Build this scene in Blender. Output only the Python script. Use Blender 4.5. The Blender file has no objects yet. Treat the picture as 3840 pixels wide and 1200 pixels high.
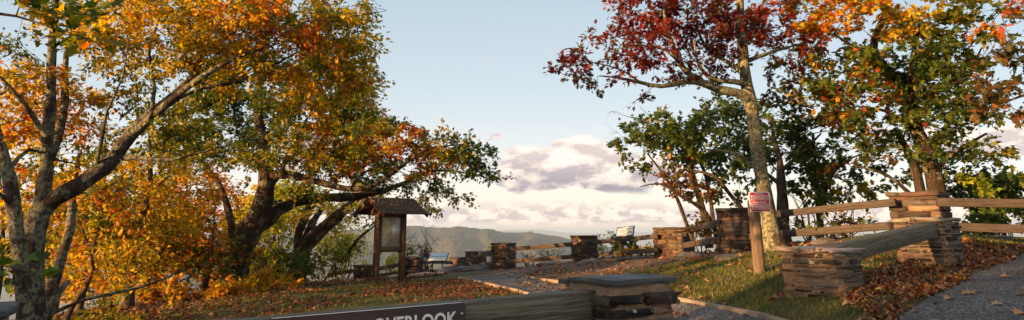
import bpy, math, random
import numpy as np
from mathutils import Vector, Matrix
rng = np.random.default_rng(11)
random.seed(5)
S = bpy.context.scene
COL = S.collection
EYE = 1.6; PITCH = math.radians(13.0); F = 2560.0; CX = 1920.0; CY = 269.0
cP, sP = math.cos(PITCH), math.sin(PITCH)

def at(px, py, Y):
    """world point on the sight line of photograph position (px,py) at distance Y in front"""
    u = (px-CX)/F; v = -(py-CY)/F
    y = cP - sP*v; z = sP + cP*v
    k = Y/y
    return np.array([u*k, Y, EYE + z*k])

# ------------------------------------------------------------------ terrain height
CTRL = [(1400,1055,18),(1490,1052,18.6),(1905,1008,24),(2205,975,22),(2545,958,19),(2790,938,14.5),(3560,880,11),
 (1565,1035,27),(1715,1010,30),(1764,1002,27),(1362,1050,27),(3120,1122,7.5),(3510,1012,9.0),(2845,1022,9.5),(2915,938,13),
 (3150,905,12),(3330,885,11.5),(3840,900,12),(2500,1120,9.4),(2860,1190,7.4),(3380,1200,6.2),(3840,1200,5.8),(3600,1100,7.3),(3840,955,10.4),
 (1730,1045,18.5),(1900,1030,20.5),(1000,1190,11),(600,1185,11.5),(860,1103,17),(1250,1060,19),(1700,1110,12.5),(2150,1060,15),(2400,1010,15),(2000,1050,17),(2300,1060,13)]
cp = [at(*c) for c in CTRL]
cp += [np.array(p,float) for p in [(0,0,0.1),(-4,0,0),(4,0,.35),(0.6,4.3,.35),(-2.2,3,.15),(3,4,.55),(-8,3,-.1),(9,4,.8),(0,-8,0),(-15,-8,-.3),(14,-6,.4),(-6,8.5,-.1),(-10,12,-.3),(-14,18,-.8),(13,12,1.5),(6,34,.2),(-8,30,-.5)]]
cp = np.array(cp)
def _tps_fit(P, z, reg=.15):
    n=len(P); d=np.linalg.norm(P[:,None]-P[None],axis=2)+1e-9
    K=d*d*np.log(d)+np.eye(n)*reg
    A=np.zeros((n+3,n+3)); A[:n,:n]=K; A[:n,n]=1; A[:n,n+1:]=P; A[n,:n]=1; A[n+1:,:n]=P.T
    return np.linalg.solve(A, np.concatenate([z,[0,0,0]]))
_W = _tps_fit(cp[:,:2], cp[:,2])
RF = np.array([(-900,10.5),(-400,11),(0,13),(500,19),(900,22),(1200,26),(1362,28.5),(1764,30.5),(1905,25),(2205,23.3),(2545,20),(2780,16.3),(3100,14.3),(3560,12.9),(3840,12.9),(4400,12.5)])
def fence_r(X,Y):
    px = 1920+2495*np.where(Y>.5, X/np.maximum(Y,.5), np.sign(X)*5)
    return np.interp(px, RF[:,0], RF[:,1])      # distance measured along Y
def vnoise(x,y,seed=0):
    def h(i,j):
        v=np.sin(i*127.1+j*311.7+seed*74.7)*43758.5453
        return v-np.floor(v)
    xi=np.floor(x); yi=np.floor(y); xf=x-xi; yf=y-yi
    xf=xf*xf*(3-2*xf); yf=yf*yf*(3-2*yf)
    return (h(xi,yi)*(1-xf)+h(xi+1,yi)*xf)*(1-yf)+(h(xi,yi+1)*(1-xf)+h(xi+1,yi+1)*xf)*yf
def fbm(x,y,o=4,seed=0):
    s=0;a=.5
    for k in range(o):
        s=s+a*vnoise(x*2**k,y*2**k,seed+k); a*=.5
    return s
def height(X,Y,fine=True):
    X=np.atleast_1d(np.asarray(X,float)); Y=np.atleast_1d(np.asarray(Y,float))
    r=np.hypot(X,Y); sc=np.minimum(1,32/np.maximum(r,1e-6))
    Xc=X*sc; Yc=Y*sc
    z=np.zeros_like(X)
    n=len(cp)
    for i in range(n):
        d2=(Xc-cp[i,0])**2+(Yc-cp[i,1])**2+1e-12
        z+=_W[i]*.5*d2*np.log(d2)
    z+=_W[n]+_W[n+1]*Xc+_W[n+2]*Yc
    z=np.clip(z,-1.5,2.2)
    Rf=fence_r(X,Y); over=np.where(Y>.3*np.abs(X), Y-Rf+.3, -1)
    side=np.clip((Y-.25*np.abs(X))/(6+0*Y),0,1)
    o=np.maximum(over,0)*side
    z=z-.62*o*o/(o+1.4)
    z=np.maximum(z,-420)
    if fine: z=z+(fbm(X*.9,Y*.9,3,3)-.44)*.05*np.clip(r/6,0,1)
    return z
def gz(x,y): return float(height(x,y)[0])
def ground(px,py):
    """point where the sight line meets the ground"""
    lo=1.5; Ys=np.linspace(2,40,600)
    P=np.array([at(px,py,y) for y in Ys]); h=height(P[:,0],P[:,1])
    k=np.nonzero(P[:,2]<h)[0]
    i=k[0] if len(k) else len(Ys)-1
    return P[i,:2]

# ------------------------------------------------------------------ object helpers
def meta(o,label=None,cat=None,group=None,kind=None):
    if label: o['label']=label
    if cat: o['category']=cat
    if group: o['group']=group
    if kind: o['kind']=kind
    return o
def empty(name,loc,label,cat,group=None,rz=0):
    o=bpy.data.objects.new(name,None); COL.objects.link(o)
    o.location=[float(a) for a in loc]; o.rotation_euler=(0,0,rz); o.empty_display_size=.2
    return meta(o,label,cat,group)
def mk(name,V,Fs,mat,parent=None,smooth=False,col=None,world=True):
    """V Nx3 array in world space; Fs list of arrays (M,k). Links ONE mesh object."""
    V=np.asarray(V,np.float64)
    if parent is not None and world:
        M=Matrix.LocRotScale(parent.location,parent.rotation_euler,None)
        p=parent.parent
        while p is not None:
            M=Matrix.LocRotScale(p.location,p.rotation_euler,None)@M; p=p.parent
        A=np.array(M.inverted()); V=V@A[:3,:3].T+A[:3,3]
    me=bpy.data.meshes.new(name)
    Fs=[np.asarray(f,np.int32) for f in (Fs if isinstance(Fs,list) else [Fs]) if len(f)]
    me.vertices.add(len(V)); me.vertices.foreach_set('co',V.astype(np.float32).ravel())
    nl=sum(f.size for f in Fs); npol=sum(len(f) for f in Fs)
    me.loops.add(nl); me.polygons.add(npol)
    me.loops.foreach_set('vertex_index',np.concatenate([f.ravel() for f in Fs]))
    st=[];s=0
    for f in Fs:
        st.append(s+np.arange(len(f))*f.shape[1]); s+=f.size
    me.polygons.foreach_set('loop_start',np.concatenate(st).astype(np.int32))
    if smooth: me.polygons.foreach_set('use_smooth',np.ones(npol,bool))
    if col is not None:
        a=me.color_attributes.new('tint','FLOAT_COLOR','POINT')
        c=np.ones((len(V),4),np.float32); c[:,:3]=col; a.data.foreach_set('color',c.ravel())
    me.update(calc_edges=True); me.validate()
    if mat is not None: me.materials.append(mat)
    o=bpy.data.objects.new(name,me); COL.objects.link(o)
    if parent is not None: o.parent=parent
    return o
class MB:
    def __init__(s): s.V=[];s.F={};s.C=[];s.n=0
    def add(s,V,Fs,col=None):
        V=np.asarray(V,float)
        for f in (Fs if isinstance(Fs,list) else [Fs]):
            f=np.asarray(f)
            if len(f): s.F.setdefault(f.shape[1],[]).append(f+s.n)
        s.V.append(V); s.n+=len(V)
        s.C.append(np.broadcast_to(np.array(col if col is not None else (1,1,1),float),(len(V),3)))
    def build(s,name,mat,parent=None,smooth=False,color=False):
        return mk(name,np.concatenate(s.V),[np.concatenate(v) for v in s.F.values()],mat,parent,smooth,np.concatenate(s.C) if color else None)
BOXF=np.array([(0,3,2,1),(4,5,6,7),(0,1,5,4),(1,2,6,5),(2,3,7,6),(3,0,4,7)])
def boxv(c,u,v,w):
    c=np.array(c,float);u=np.array(u,float);v=np.array(v,float);w=np.array(w,float)
    return np.array([c-u-v-w,c+u-v-w,c+u+v-w,c-u+v-w,c-u-v+w,c+u-v+w,c+u+v+w,c-u+v+w])
def beam_mesh(mb,a,b,h,t,bev=.008,segs=10,wob=.004,seed=0,col=None):
    """chamfered sawn timber from a to b; a,b = middle of the TOP face ends"""
    a=np.array(a,float); b=np.array(b,float); d=b-a; L=np.linalg.norm(d); d/=L
    up=np.array([0,0,1.]); s=np.cross(d,up); s/=np.linalg.norm(s); up2=np.cross(s,d)
    prof=[(-t/2+bev,0),(t/2-bev,0),(t/2,-bev),(t/2,-h+bev),(t/2-bev,-h),(-t/2+bev,-h),(-t/2,-h+bev),(-t/2,-bev)]
    r=np.random.default_rng(seed); V=[]
    w1=r.normal(0,wob,(segs+1,2)); w1=np.cumsum(w1,0)*.5; w1-=np.linspace(0,1,segs+1)[:,None]*w1[-1]
    for i in range(segs+1):
        c=a+d*L*i/segs
        for (x,y) in prof: V.append(c+s*(x+w1[i,0])+up2*(y+w1[i,1]))
    V=np.array(V); Fq=[]
    for i in range(segs):
        for k in range(8):
            k2=(k+1)%8; Fq.append((i*8+k,i*8+k2,(i+1)*8+k2,(i+1)*8+k))
    mb.add(V,[np.array(Fq),np.array([list(range(8))[::-1],[segs*8+k for k in range(8)]])],col)
def tube(mb,P,R,k=6,col=None,cap=True):
    P=np.asarray(P,float); R=np.asarray(R,float); n=len(P)
    T=np.gradient(P,axis=0); T/=np.linalg.norm(T,axis=1)[:,None]+1e-9
    ref=np.where(np.abs(T[:,2:3])>.9,np.array([[1.,0,0]]),np.array([[0,0,1.]]))
    if np.ptp(ref)>0 and n>2: ref=np.repeat(np.array([[.35,.91,.2]]),n,0)
    A=np.cross(T,ref); A/=np.linalg.norm(A,axis=1)[:,None]+1e-9; B=np.cross(T,A)
    th=np.arange(k)*2*np.pi/k
    V=(P[:,None]+R[:,None,None]*(np.cos(th)[None,:,None]*A[:,None]+np.sin(th)[None,:,None]*B[:,None])).reshape(-1,3)
    i=np.arange(n-1)[:,None]*k; j=np.arange(k)[None]; j2=(j+1)%k
    Fq=np.stack([i+j,i+j2,i+k+j2,i+k+j],-1).reshape(-1,4)
    fs=[Fq]
    if cap: fs.append(np.array([[(n-1)*k+q for q in range(k)]]))
    mb.add(V,fs,col)
def smoothpath(P,R,step=.25):
    P=np.asarray(P,float); R=np.asarray(R,float)
    if len(P)<3:
        t=np.linspace(0,1,max(3,int(np.linalg.norm(P[-1]-P[0])/step)+1))
        return P[0]+(P[-1]-P[0])*t[:,None], R[0]+(R[-1]-R[0])*t
    Q=[];RR=[]
    E=np.vstack([2*P[0]-P[1],P,2*P[-1]-P[-2]])
    for i in range(len(P)-1):
        p0,p1,p2,p3=E[i:i+4]; m=max(2,int(np.linalg.norm(p2-p1)/step))
        for q in range(m):
            t=q/m
            Q.append(.5*((2*p1)+(-p0+p2)*t+(2*p0-5*p1+4*p2-p3)*t*t+(-p0+3*p1-3*p2+p3)*t**3)); RR.append(R[i]+(R[i+1]-R[i])*t)
    Q.append(P[-1]);RR.append(R[-1])
    return np.array(Q),np.array(RR)

# ------------------------------------------------------------------ materials
def newmat(name):
    m=bpy.data.materials.new(name); m.use_nodes=True; nt=m.node_tree
    for n in list(nt.nodes): nt.nodes.remove(n)
    out=nt.nodes.new('ShaderNodeOutputMaterial'); return m,nt,out
class NT:
    def __init__(s,nt): s.nt=nt; s.k=0
    def n(s,t,ins=None,**kw):
        nd=s.nt.nodes.new(t)
        for k,v in kw.items(): setattr(nd,k,v)
        for k,v in (ins or {}).items():
            sk=nd.inputs[k]
            if hasattr(v,'links') or isinstance(v,bpy.types.NodeSocket): s.nt.links.new(v,sk)
            else: sk.default_value=v
        return nd
    def math(s,op,a,b=0.,c=None,clamp=False):
        ins={0:a,1:b}
        if c is not None: ins[2]=c
        return s.n('ShaderNodeMath',ins,operation=op,use_clamp=clamp).outputs[0]
    def noise(s,vec,scale,detail=4,rough=.55,dist=0.):
        ins={'Scale':scale,'Detail':detail,'Roughness':rough,'Distortion':dist}
        if vec is not None: ins['Vector']=vec
        return s.n('ShaderNodeTexNoise',ins).outputs['Fac']
    def ramp(s,fac,stops):
        nd=s.n('ShaderNodeValToRGB',{'Fac':fac}); cr=nd.color_ramp
        while len(cr.elements)<len(stops): cr.elements.new(.5)
        for e,(p,c) in zip(cr.elements,stops): e.position=p; e.color=(*c,1) if len(c)==3 else c
        return nd.outputs['Color']
    def mix(s,f,a,b,mode='MIX'):
        nd=s.nt.nodes.new('ShaderNodeMix'); nd.data_type='RGBA'; nd.blend_type=mode
        for idx,v in ((0,f),(6,a),(7,b)):
            if isinstance(v,bpy.types.NodeSocket): s.nt.links.new(v,nd.inputs[idx])
            else: nd.inputs[idx].default_value=v if idx==0 else ((*v,1) if len(v)==3 else v)
        return nd.outputs[2]
    def mapr(s,v,a,b,c=0.,d=1.):
        return s.n('ShaderNodeMapRange',{0:v,1:a,2:b,3:c,4:d}).outputs[0]
def finish(h,out,color,rough=.8,bump=None,bstr=.5,bdist=.02,spec=.3):
    ins={'Base Color':color if isinstance(color,bpy.types.NodeSocket) else (*color,1),'Roughness':rough,'Specular IOR Level':spec}
    p=h.n('ShaderNodeBsdfPrincipled',ins)
    if bump is not None:
        b=h.n('ShaderNodeBump',{'Height':bump,'Strength':bstr,'Distance':bdist}); h.nt.links.new(b.outputs[0],p.inputs['Normal'])
    h.nt.links.new(p.outputs[0],out.inputs[0]); return p
def obj_co(h): return h.n('ShaderNodeNewGeometry').outputs['Position']
def scaled(h,v,s): return h.n('ShaderNodeMapping',{'Vector':v,'Scale':s}).outputs[0]

def leaf_mat(name,trans=.5,rough=.5):
    m,nt,out=newmat(name); h=NT(nt)
    c=h.n('ShaderNodeAttribute',attribute_name='tint').outputs['Color']
    n=h.noise(obj_co(h),26,2)
    c2=h.mix(h.mapr(n,.35,.65),c,h.mix(1.,c,(.72,.78,.6),'MULTIPLY'))
    p=h.n('ShaderNodeBsdfPrincipled',{'Base Color':c2,'Roughness':rough,'Specular IOR Level':.35})
    tc=h.n('ShaderNodeHueSaturation',{'Color':c2,'Saturation':1.15,'Value':1.35}).outputs[0]
    t=h.n('ShaderNodeBsdfTranslucent',{'Color':tc})
    mx=h.n('ShaderNodeMixShader',{0:trans}); nt.links.new(p.outputs[0],mx.inputs[1]); nt.links.new(t.outputs[0],mx.inputs[2])
    nt.links.new(mx.outputs[0],out.inputs[0]); return m
M_LEAF=leaf_mat('leaf'); M_LITTER=leaf_mat('dry_leaf',.15,.7); M_BLADE=leaf_mat('grass_blade',.35,.6)
def bark_mat(name,a,b,lich,lamt,sc=1.):
    m,nt,out=newmat(name); h=NT(nt); P=obj_co(h)
    st=scaled(h,P,(14*sc,14*sc,3.2*sc))
    n1=h.noise(st,1.6,6,.65); n2=h.noise(P,3.2*sc,5,.6); n3=h.noise(P,16*sc,4,.7)
    c=h.mix(h.mapr(n1,.35,.65),a,b)
    lm=h.math('MULTIPLY',h.mapr(n2,.60-lamt,.66-lamt),h.mapr(n3,.4,.56))
    c=h.mix(lm,c,lich)
    bp=h.math('ADD',h.math('MULTIPLY',n1,1.),h.math('MULTIPLY',n3,.35))
    finish(h,out,c,.92,bp,1.,.06,.12); return m
M_BARK=bark_mat('oak_bark',(.02,.015,.012),(.07,.052,.038),(.17,.17,.12),.08)
M_BIRCH=bark_mat('birch_bark',(.022,.017,.016),(.075,.056,.048),(.19,.2,.15),.16,1.3)
M_LICH=bark_mat('lichen_bark',(.035,.025,.022),(.10,.075,.06),(.25,.26,.16),.20,1.2)
M_DARKBARK=bark_mat('dark_bark',(.03,.024,.02),(.09,.07,.055),(.2,.2,.15),.0)
def wood_mat(name,a,b,axis,scale=1.):
    m,nt,out=newmat(name); h=NT(nt)
    tc=h.n('ShaderNodeTexCoord').outputs['Object']
    s=[26*scale]*3; s[axis]=1.3*scale
    v=scaled(h,tc,tuple(s))
    w=h.noise(v,1.6,6,.7,.6)
    big=h.noise(scaled(h,tc,tuple([6*scale if i!=axis else .4*scale for i in range(3)])),1.,3,.5,2.2)
    rings=h.math('FRACT',h.math('MULTIPLY',big,9.)); rings=h.math('ABSOLUTE',h.math('SUBTRACT',rings,.5))
    c=h.mix(h.mapr(w,.36,.62),a,b)
    c=h.mix(h.mapr(rings,.0,.16,.5,0.),c,tuple(x*.32 for x in a))
    st=h.noise(tc,2.4,4,.6); c=h.mix(h.mapr(st,.5,.7,0,.5),c,tuple(x*.55 for x in b))
    finish(h,out,c,.85,h.math('ADD',w,h.math('MULTIPLY',rings,.8)),.7,.006,.2); return m
M_WOODX=wood_mat('weathered_wood',(.036,.031,.028),(.088,.072,.06),0)
M_WOODGREY=wood_mat('grey_green_wood',(.06,.058,.048),(.17,.16,.13),0)
M_WOODZ=wood_mat('post_wood',(.075,.058,.045),(.17,.125,.09),2)
M_KIOSK=wood_mat('brown_wood',(.085,.05,.032),(.17,.105,.07),2)
M_SHINGLE=wood_mat('shingle_wood',(.065,.055,.047),(.17,.135,.11),1)
def stone_mat(name,sc=1.,lich=(.5,.48,.36),la=.0):
    m,nt,out=newmat(name); h=NT(nt); P=obj_co(h)
    c=h.n('ShaderNodeAttribute',attribute_name='tint').outputs['Color']
    v=scaled(h,P,(5*sc,5*sc,24*sc)); n1=h.noise(v,1.3,6,.65); n2=h.noise(P,9*sc,5,.7); n3=h.noise(P,3.*sc,2,.5)
    c=h.mix(1.,c,h.ramp(n1,[(.25,(.45,.43,.42)),(.5,(.95,.92,.9)),(.75,(1.45,1.3,1.15))]),'MULTIPLY')
    c=h.mix(h.math('MULTIPLY',h.mapr(n2,.60-la,.66-la),h.mapr(n3,.45,.6)),c,lich)
    finish(h,out,c,.82,h.math('ADD',n1,n2),.8,.012,.3); return m
M_STONE=stone_mat('stacked_stone'); M_STONEL=stone_mat('lichen_stone',1.,(.30,.29,.21),.01)
M_MORTAR=stone_mat('mortar',2.,(.45,.42,.38),-.03)
def rock_mat():
    m,nt,out=newmat('bedrock'); h=NT(nt); P=obj_co(h)
    n=h.noise(P,5,7,.65); n2=h.noise(scaled(h,P,(1,1,4)),2.2,5,.6)
    c=h.ramp(n2,[(.3,(.045,.045,.048)),(.5,(.11,.105,.1)),(.7,(.2,.18,.165))])
    finish(h,out,c,.85,h.math('ADD',n,n2),1.,.05,.3); return m
M_ROCK=rock_mat()
def plain(name,c,rough=.5,spec=.4,metal=0.,var=.15):
    m,nt,out=newmat(name); h=NT(nt)
    n=h.noise(obj_co(h),14,5,.6)
    col=h.mix(h.mapr(n,.35,.65,0,var*2),c,tuple(x*.55 for x in c))
    p=finish(h,out,col,rough,None,spec=spec); p.inputs['Metallic'].default_value=metal; return m
def tint_mat(name,rough=.35):
    m,nt,out=newmat(name); h=NT(nt)
    c=h.n('ShaderNodeAttribute',attribute_name='tint').outputs['Color']
    n=h.noise(obj_co(h),20,4,.6); c=h.mix(h.mapr(n,.4,.7,0,.25),c,h.mix(1.,c,(.7,.7,.72),'MULTIPLY'))
    finish(h,out,c,rough,None); return m
M_PRINT=tint_mat('printed_panel',.22); M_POSTER=tint_mat('faded_poster',.6)

# ------------------------------------------------------------------ leaves
LT={}
def _fan(outer,cz=.0,fold=.12):
    o=np.array(outer,float); V=np.zeros((len(o)+1,3)); V[0]=(.5,0,cz); V[1:,:2]=o; V[1:,2]=np.abs(o[:,1])*fold*2-.25*(o[:,0]-.5)**2
    n=len(o); Fq=np.array([(0,1+i,1+(i+1)%n) for i in range(n)]); return V,Fq
LT['oval']=(np.array([(0,0,0),(.45,.3,.09),(1,0,-.05),(.45,-.3,.09)]),np.array([(0,2,1),(0,3,2)]))
half=[(0,0),(.22,.08),(.28,.34),(.42,.13),(.58,.42),(.7,.12),(.84,.2),(1,0)]
LT['oak']=_fan(half+[(x,-y) for x,y in half[-2:0:-1]])
half=[(0,0),(.02,.28),(.3,.22),(.42,.52),(.56,.24),(.78,.2),(1,0)]
LT['maple']=_fan(half+[(x,-y) for x,y in half[-2:0:-1]])
def leaves_mesh(name,P,D,N,size,kind,cols,mat,parent=None,curl=0.,extra=None):
    V0,F0=LT[kind]; n=len(P)
    D=D/(np.linalg.norm(D,axis=1)[:,None]+1e-9)
    Sd=np.cross(N,D); Sd/=np.linalg.norm(Sd,axis=1)[:,None]+1e-9; U=np.cross(D,Sd)
    s=size[:,None,None]
    z=V0[None,:,2:3]*(1+curl*rng.uniform(-1,6,(n,1,1)))
    V=P[:,None]+s*(V0[None,:,0:1]*D[:,None]+V0[None,:,1:2]*Sd[:,None]*rng.uniform(.8,1.15,(n,1,1))+z*U[:,None])
    k=len(V0); Fq=(F0[None]+(np.arange(n)*k)[:,None,None]).reshape(-1,3)
    return mk(name,V.reshape(-1,3),[Fq],mat,parent,False,np.repeat(cols,k,0))
def pick_cols(pal,n,bias=None):
    w=np.array([p[1] for p in pal],float); w/=w.sum(); C=np.array([p[0] for p in pal])
    cum=np.cumsum(w)
    u=rng.random(n) if bias is None else np.clip(bias+rng.normal(0,.16,n),0,.9999)
    i=np.searchsorted(cum,u); i=np.clip(i,0,len(w)-1)
    return C[i]*rng.uniform(.7,1.3,(n,1))*rng.uniform(.93,1.07,(n,3))
GOLD=[((.08,.105,.02),3.),((.2,.2,.022),3.),((.46,.345,.03),3.2),((.6,.37,.03),3.2),((.6,.23,.028),1.9),((.45,.09,.02),.35)]
OAK=[((.05,.08,.018),3.6),((.09,.12,.02),3.2),((.22,.2,.025),2.6),((.46,.33,.03),2.4),((.52,.21,.025),1.1),((.35,.06,.02),.2)]
GREEN=[((.045,.08,.022),3.4),((.07,.11,.025),3.6),((.12,.16,.028),2.6),((.3,.25,.03),1.3),((.5,.2,.02),.8),((.34,.05,.02),.3)]
RED=[((.09,.08,.03),1.5),((.14,.022,.022),3.4),((.24,.035,.03),3.6),((.36,.06,.03),2.4),((.52,.19,.03),1.5)]
YG=[((.18,.22,.03),3),((.38,.4,.04),3),((.6,.52,.05),3),((.62,.36,.03),1.2)]
RUST=[((.08,.11,.02),2.4),((.3,.07,.03),1.),((.5,.22,.03),2.4),((.5,.38,.03),3)]
DEEP=[((.05,.08,.02),3),((.09,.13,.025),3),((.2,.2,.03),1.6),((.55,.36,.04),1.3),((.6,.2,.03),.5)]
def make_tree(name,label,cat,limbs,clumps,kind='oval',leaf=.08,pal=GOLD,mat=None,cr=.32,lpc=60,group=None,twr=.0035,flat=.55,rootbias=0.,sides=7,droop=.15,seed=1,raw=False):
    """limbs: [[(px,py,Y,r)...]]  clumps: [(px,py,Y,rx_px,ry_px,rY_m,density[,palette])]"""
    r=np.random.default_rng(seed); mat=mat or M_BARK
    L=[]; 
    at_=(lambda a,b,c:np.array([a,b,c],float)) if raw else at
    for l in limbs:
        P=np.array([at_(a,b,c) for a,b,c,_ in l]); R=np.array([q[3] for q in l])
        P,R=smoothpath(P,R,.22)
        if len(P)>5: P[2:]+=np.cumsum(r.normal(0,.006,P[2:].shape),0)*np.minimum(1,R[2:,None]*12)
        L.append((P,R))
    root=L[0][0][0].copy(); base=empty(name,root,label,cat,group)
    mb=MB()
    NP=[];NR=[]
    for i,(P,R) in enumerate(L):
        R2=R*(1+.07*np.sin(np.arange(len(R))*1.9+i))
        tube(mb,P,R2,10 if R[0]>.05 else sides); NP.append(P);NR.append(R)
    nodes=np.concatenate(NP); nr=np.concatenate(NR)
    ok=np.arange(len(nodes))>(len(NP[0])*rootbias)
    nodes=nodes[ok]; nr=nr[ok]
    C=[];CB=[];CP=[]
    for c in clumps:
        px,py,Y,rx,ry,rY,den=c[:7]; p2=c[7] if len(c)>7 else pal
        ctr=at_(px,py,Y); k=1. if raw else Y/2495; ax=rx*k; az=ry*k
        vol=4/3*math.pi*ax*az*rY; area=math.pi*ax*az
        n=max(1,int(den*DENS*area/(math.pi*cr*cr)*1.25))
        d=r.normal(size=(n,3)); d/=np.linalg.norm(d,axis=1)[:,None]; d*=r.random((n,1))**(1/2.6)
        C.append(ctr+d*np.array([ax,rY,az])); CB+=[r.random()]*n; CP+=[id(p2)]*n
        PALS[id(p2)]=p2
    if C:
        C=np.concatenate(C); CB=np.array(CB); CP=np.array(CP)
        gh=height(C[:,0],C[:,1]); C[:,2]=np.maximum(C[:,2],gh+.15)
        d0=np.min(np.linalg.norm(C[:,None]-nodes[None],axis=2),axis=1) if len(C)*len(nodes)<6e6 else np.array([np.min(np.linalg.norm(nodes-c,axis=1)) for c in C])
        NN=np.zeros((len(nodes)+len(C)*6,3)); NN[:len(nodes)]=nodes; RR=np.zeros(len(NN)); RR[:len(nr)]=nr; m=len(nodes)
        dirs=np.zeros_like(C)
        for i in np.argsort(d0):
            c=C[i]; dd=np.linalg.norm(NN[:m]-c,axis=1)+np.where(RR[:m]<.006,.1,0)
            j=int(np.argmin(dd)); a=NN[j]; ln=np.linalg.norm(c-a)
            if ln<.02: dirs[i]=(0,0,1); continue
            r0=min(max(RR[j]*.75,.004),.004+.011*ln)
            mid=a+(c-a)*.5+np.array([0,0,.12*ln])+r.normal(0,.07*ln,3)
            P,R=smoothpath([a,mid,c],[r0,r0*.7,twr],max(.08,ln/5))
            tube(mb,P,R,4,cap=False)
            q=P[1:]; q=q[::max(1,len(q)//5)][:6]
            NN[m:m+len(q)]=q; RR[m:m+len(q)]=np.interp(np.arange(len(q)),[0,5],[r0,twr]); m+=len(q)
            dirs[i]=(c-a)/ln
        # twigs
        T=6; n=len(C)
        tw=r.normal(size=(n,T,3))*np.array([1,1,flat])+dirs[:,None]*.55; tw/=np.linalg.norm(tw,axis=2)[...,None]
        tl=cr*r.uniform(.55,1.25,(n,T,1)); E=C[:,None]+tw*tl; E[...,2]-=droop*tl[...,0]*.6
        A=np.repeat(C[:,None],T,1).reshape(-1,3); B=E.reshape(-1,3)
        ax=B-A; ax/=np.linalg.norm(ax,axis=1)[:,None]; s1=np.cross(ax,[.3,.5,.81]); s1/=np.linalg.norm(s1,axis=1)[:,None]+1e-9; s2=np.cross(ax,s1)
        ring=[s1,-.5*s1+.87*s2,-.5*s1-.87*s2]
        V=np.stack([A+q*twr*.8 for q in ring]+[B+q*twr*.35 for q in ring],1).reshape(-1,3)
        f=np.array([(0,1,4,3),(1,2,5,4),(2,0,3,5)]); Fq=(f[None]+(np.arange(len(A))*6)[:,None,None]).reshape(-1,4)
        mb.add(V,Fq)
    mb.build('trunk',mat,base,True)
    if C is not None and len(C) and lpc>0:
        per=lpc//T; t=r.uniform(.15,1.08,(n,T,per,1)); P=C[:,None,None]+(E-C[:,None])[:,:,None]*t+r.normal(0,.13*cr,(n,T,per,3))
        D=np.repeat(tw[:,:,None],per,2)+r.normal(0,.6,(n,T,per,3)); D[...,2]-=.25
        N=r.normal(0,.55,(n,T,per,3)); N[...,2]+=1
        nb=vnoise(C[:,0]*1.1+7,C[:,2]*1.3+C[:,1]*.8,seed); bias=np.clip(.5*CB+.75*nb-.12,0,1)
        cols=np.zeros((n*T*per,3)); bb=np.repeat(bias,T*per); pid=np.repeat(CP,T*per)
        for k in set(CP.tolist()):
            q=pid==k; cols[q]=pick_cols(PALS[k],int(q.sum()),bb[q])
        cnt=n*T*per
        leaves_mesh('crown',P.reshape(-1,3),D.reshape(-1,3),N.reshape(-1,3),leaf*r.uniform(.65,1.3,cnt),kind,cols,M_LEAF,base)
    return base
DULL=[((.07,.08,.025),3),((.17,.05,.035),3),((.26,.10,.03),1.6),((.12,.09,.03),2)]
PALS={}; DENS=2.1; EXPO=1.68; SKYK=.335
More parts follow.
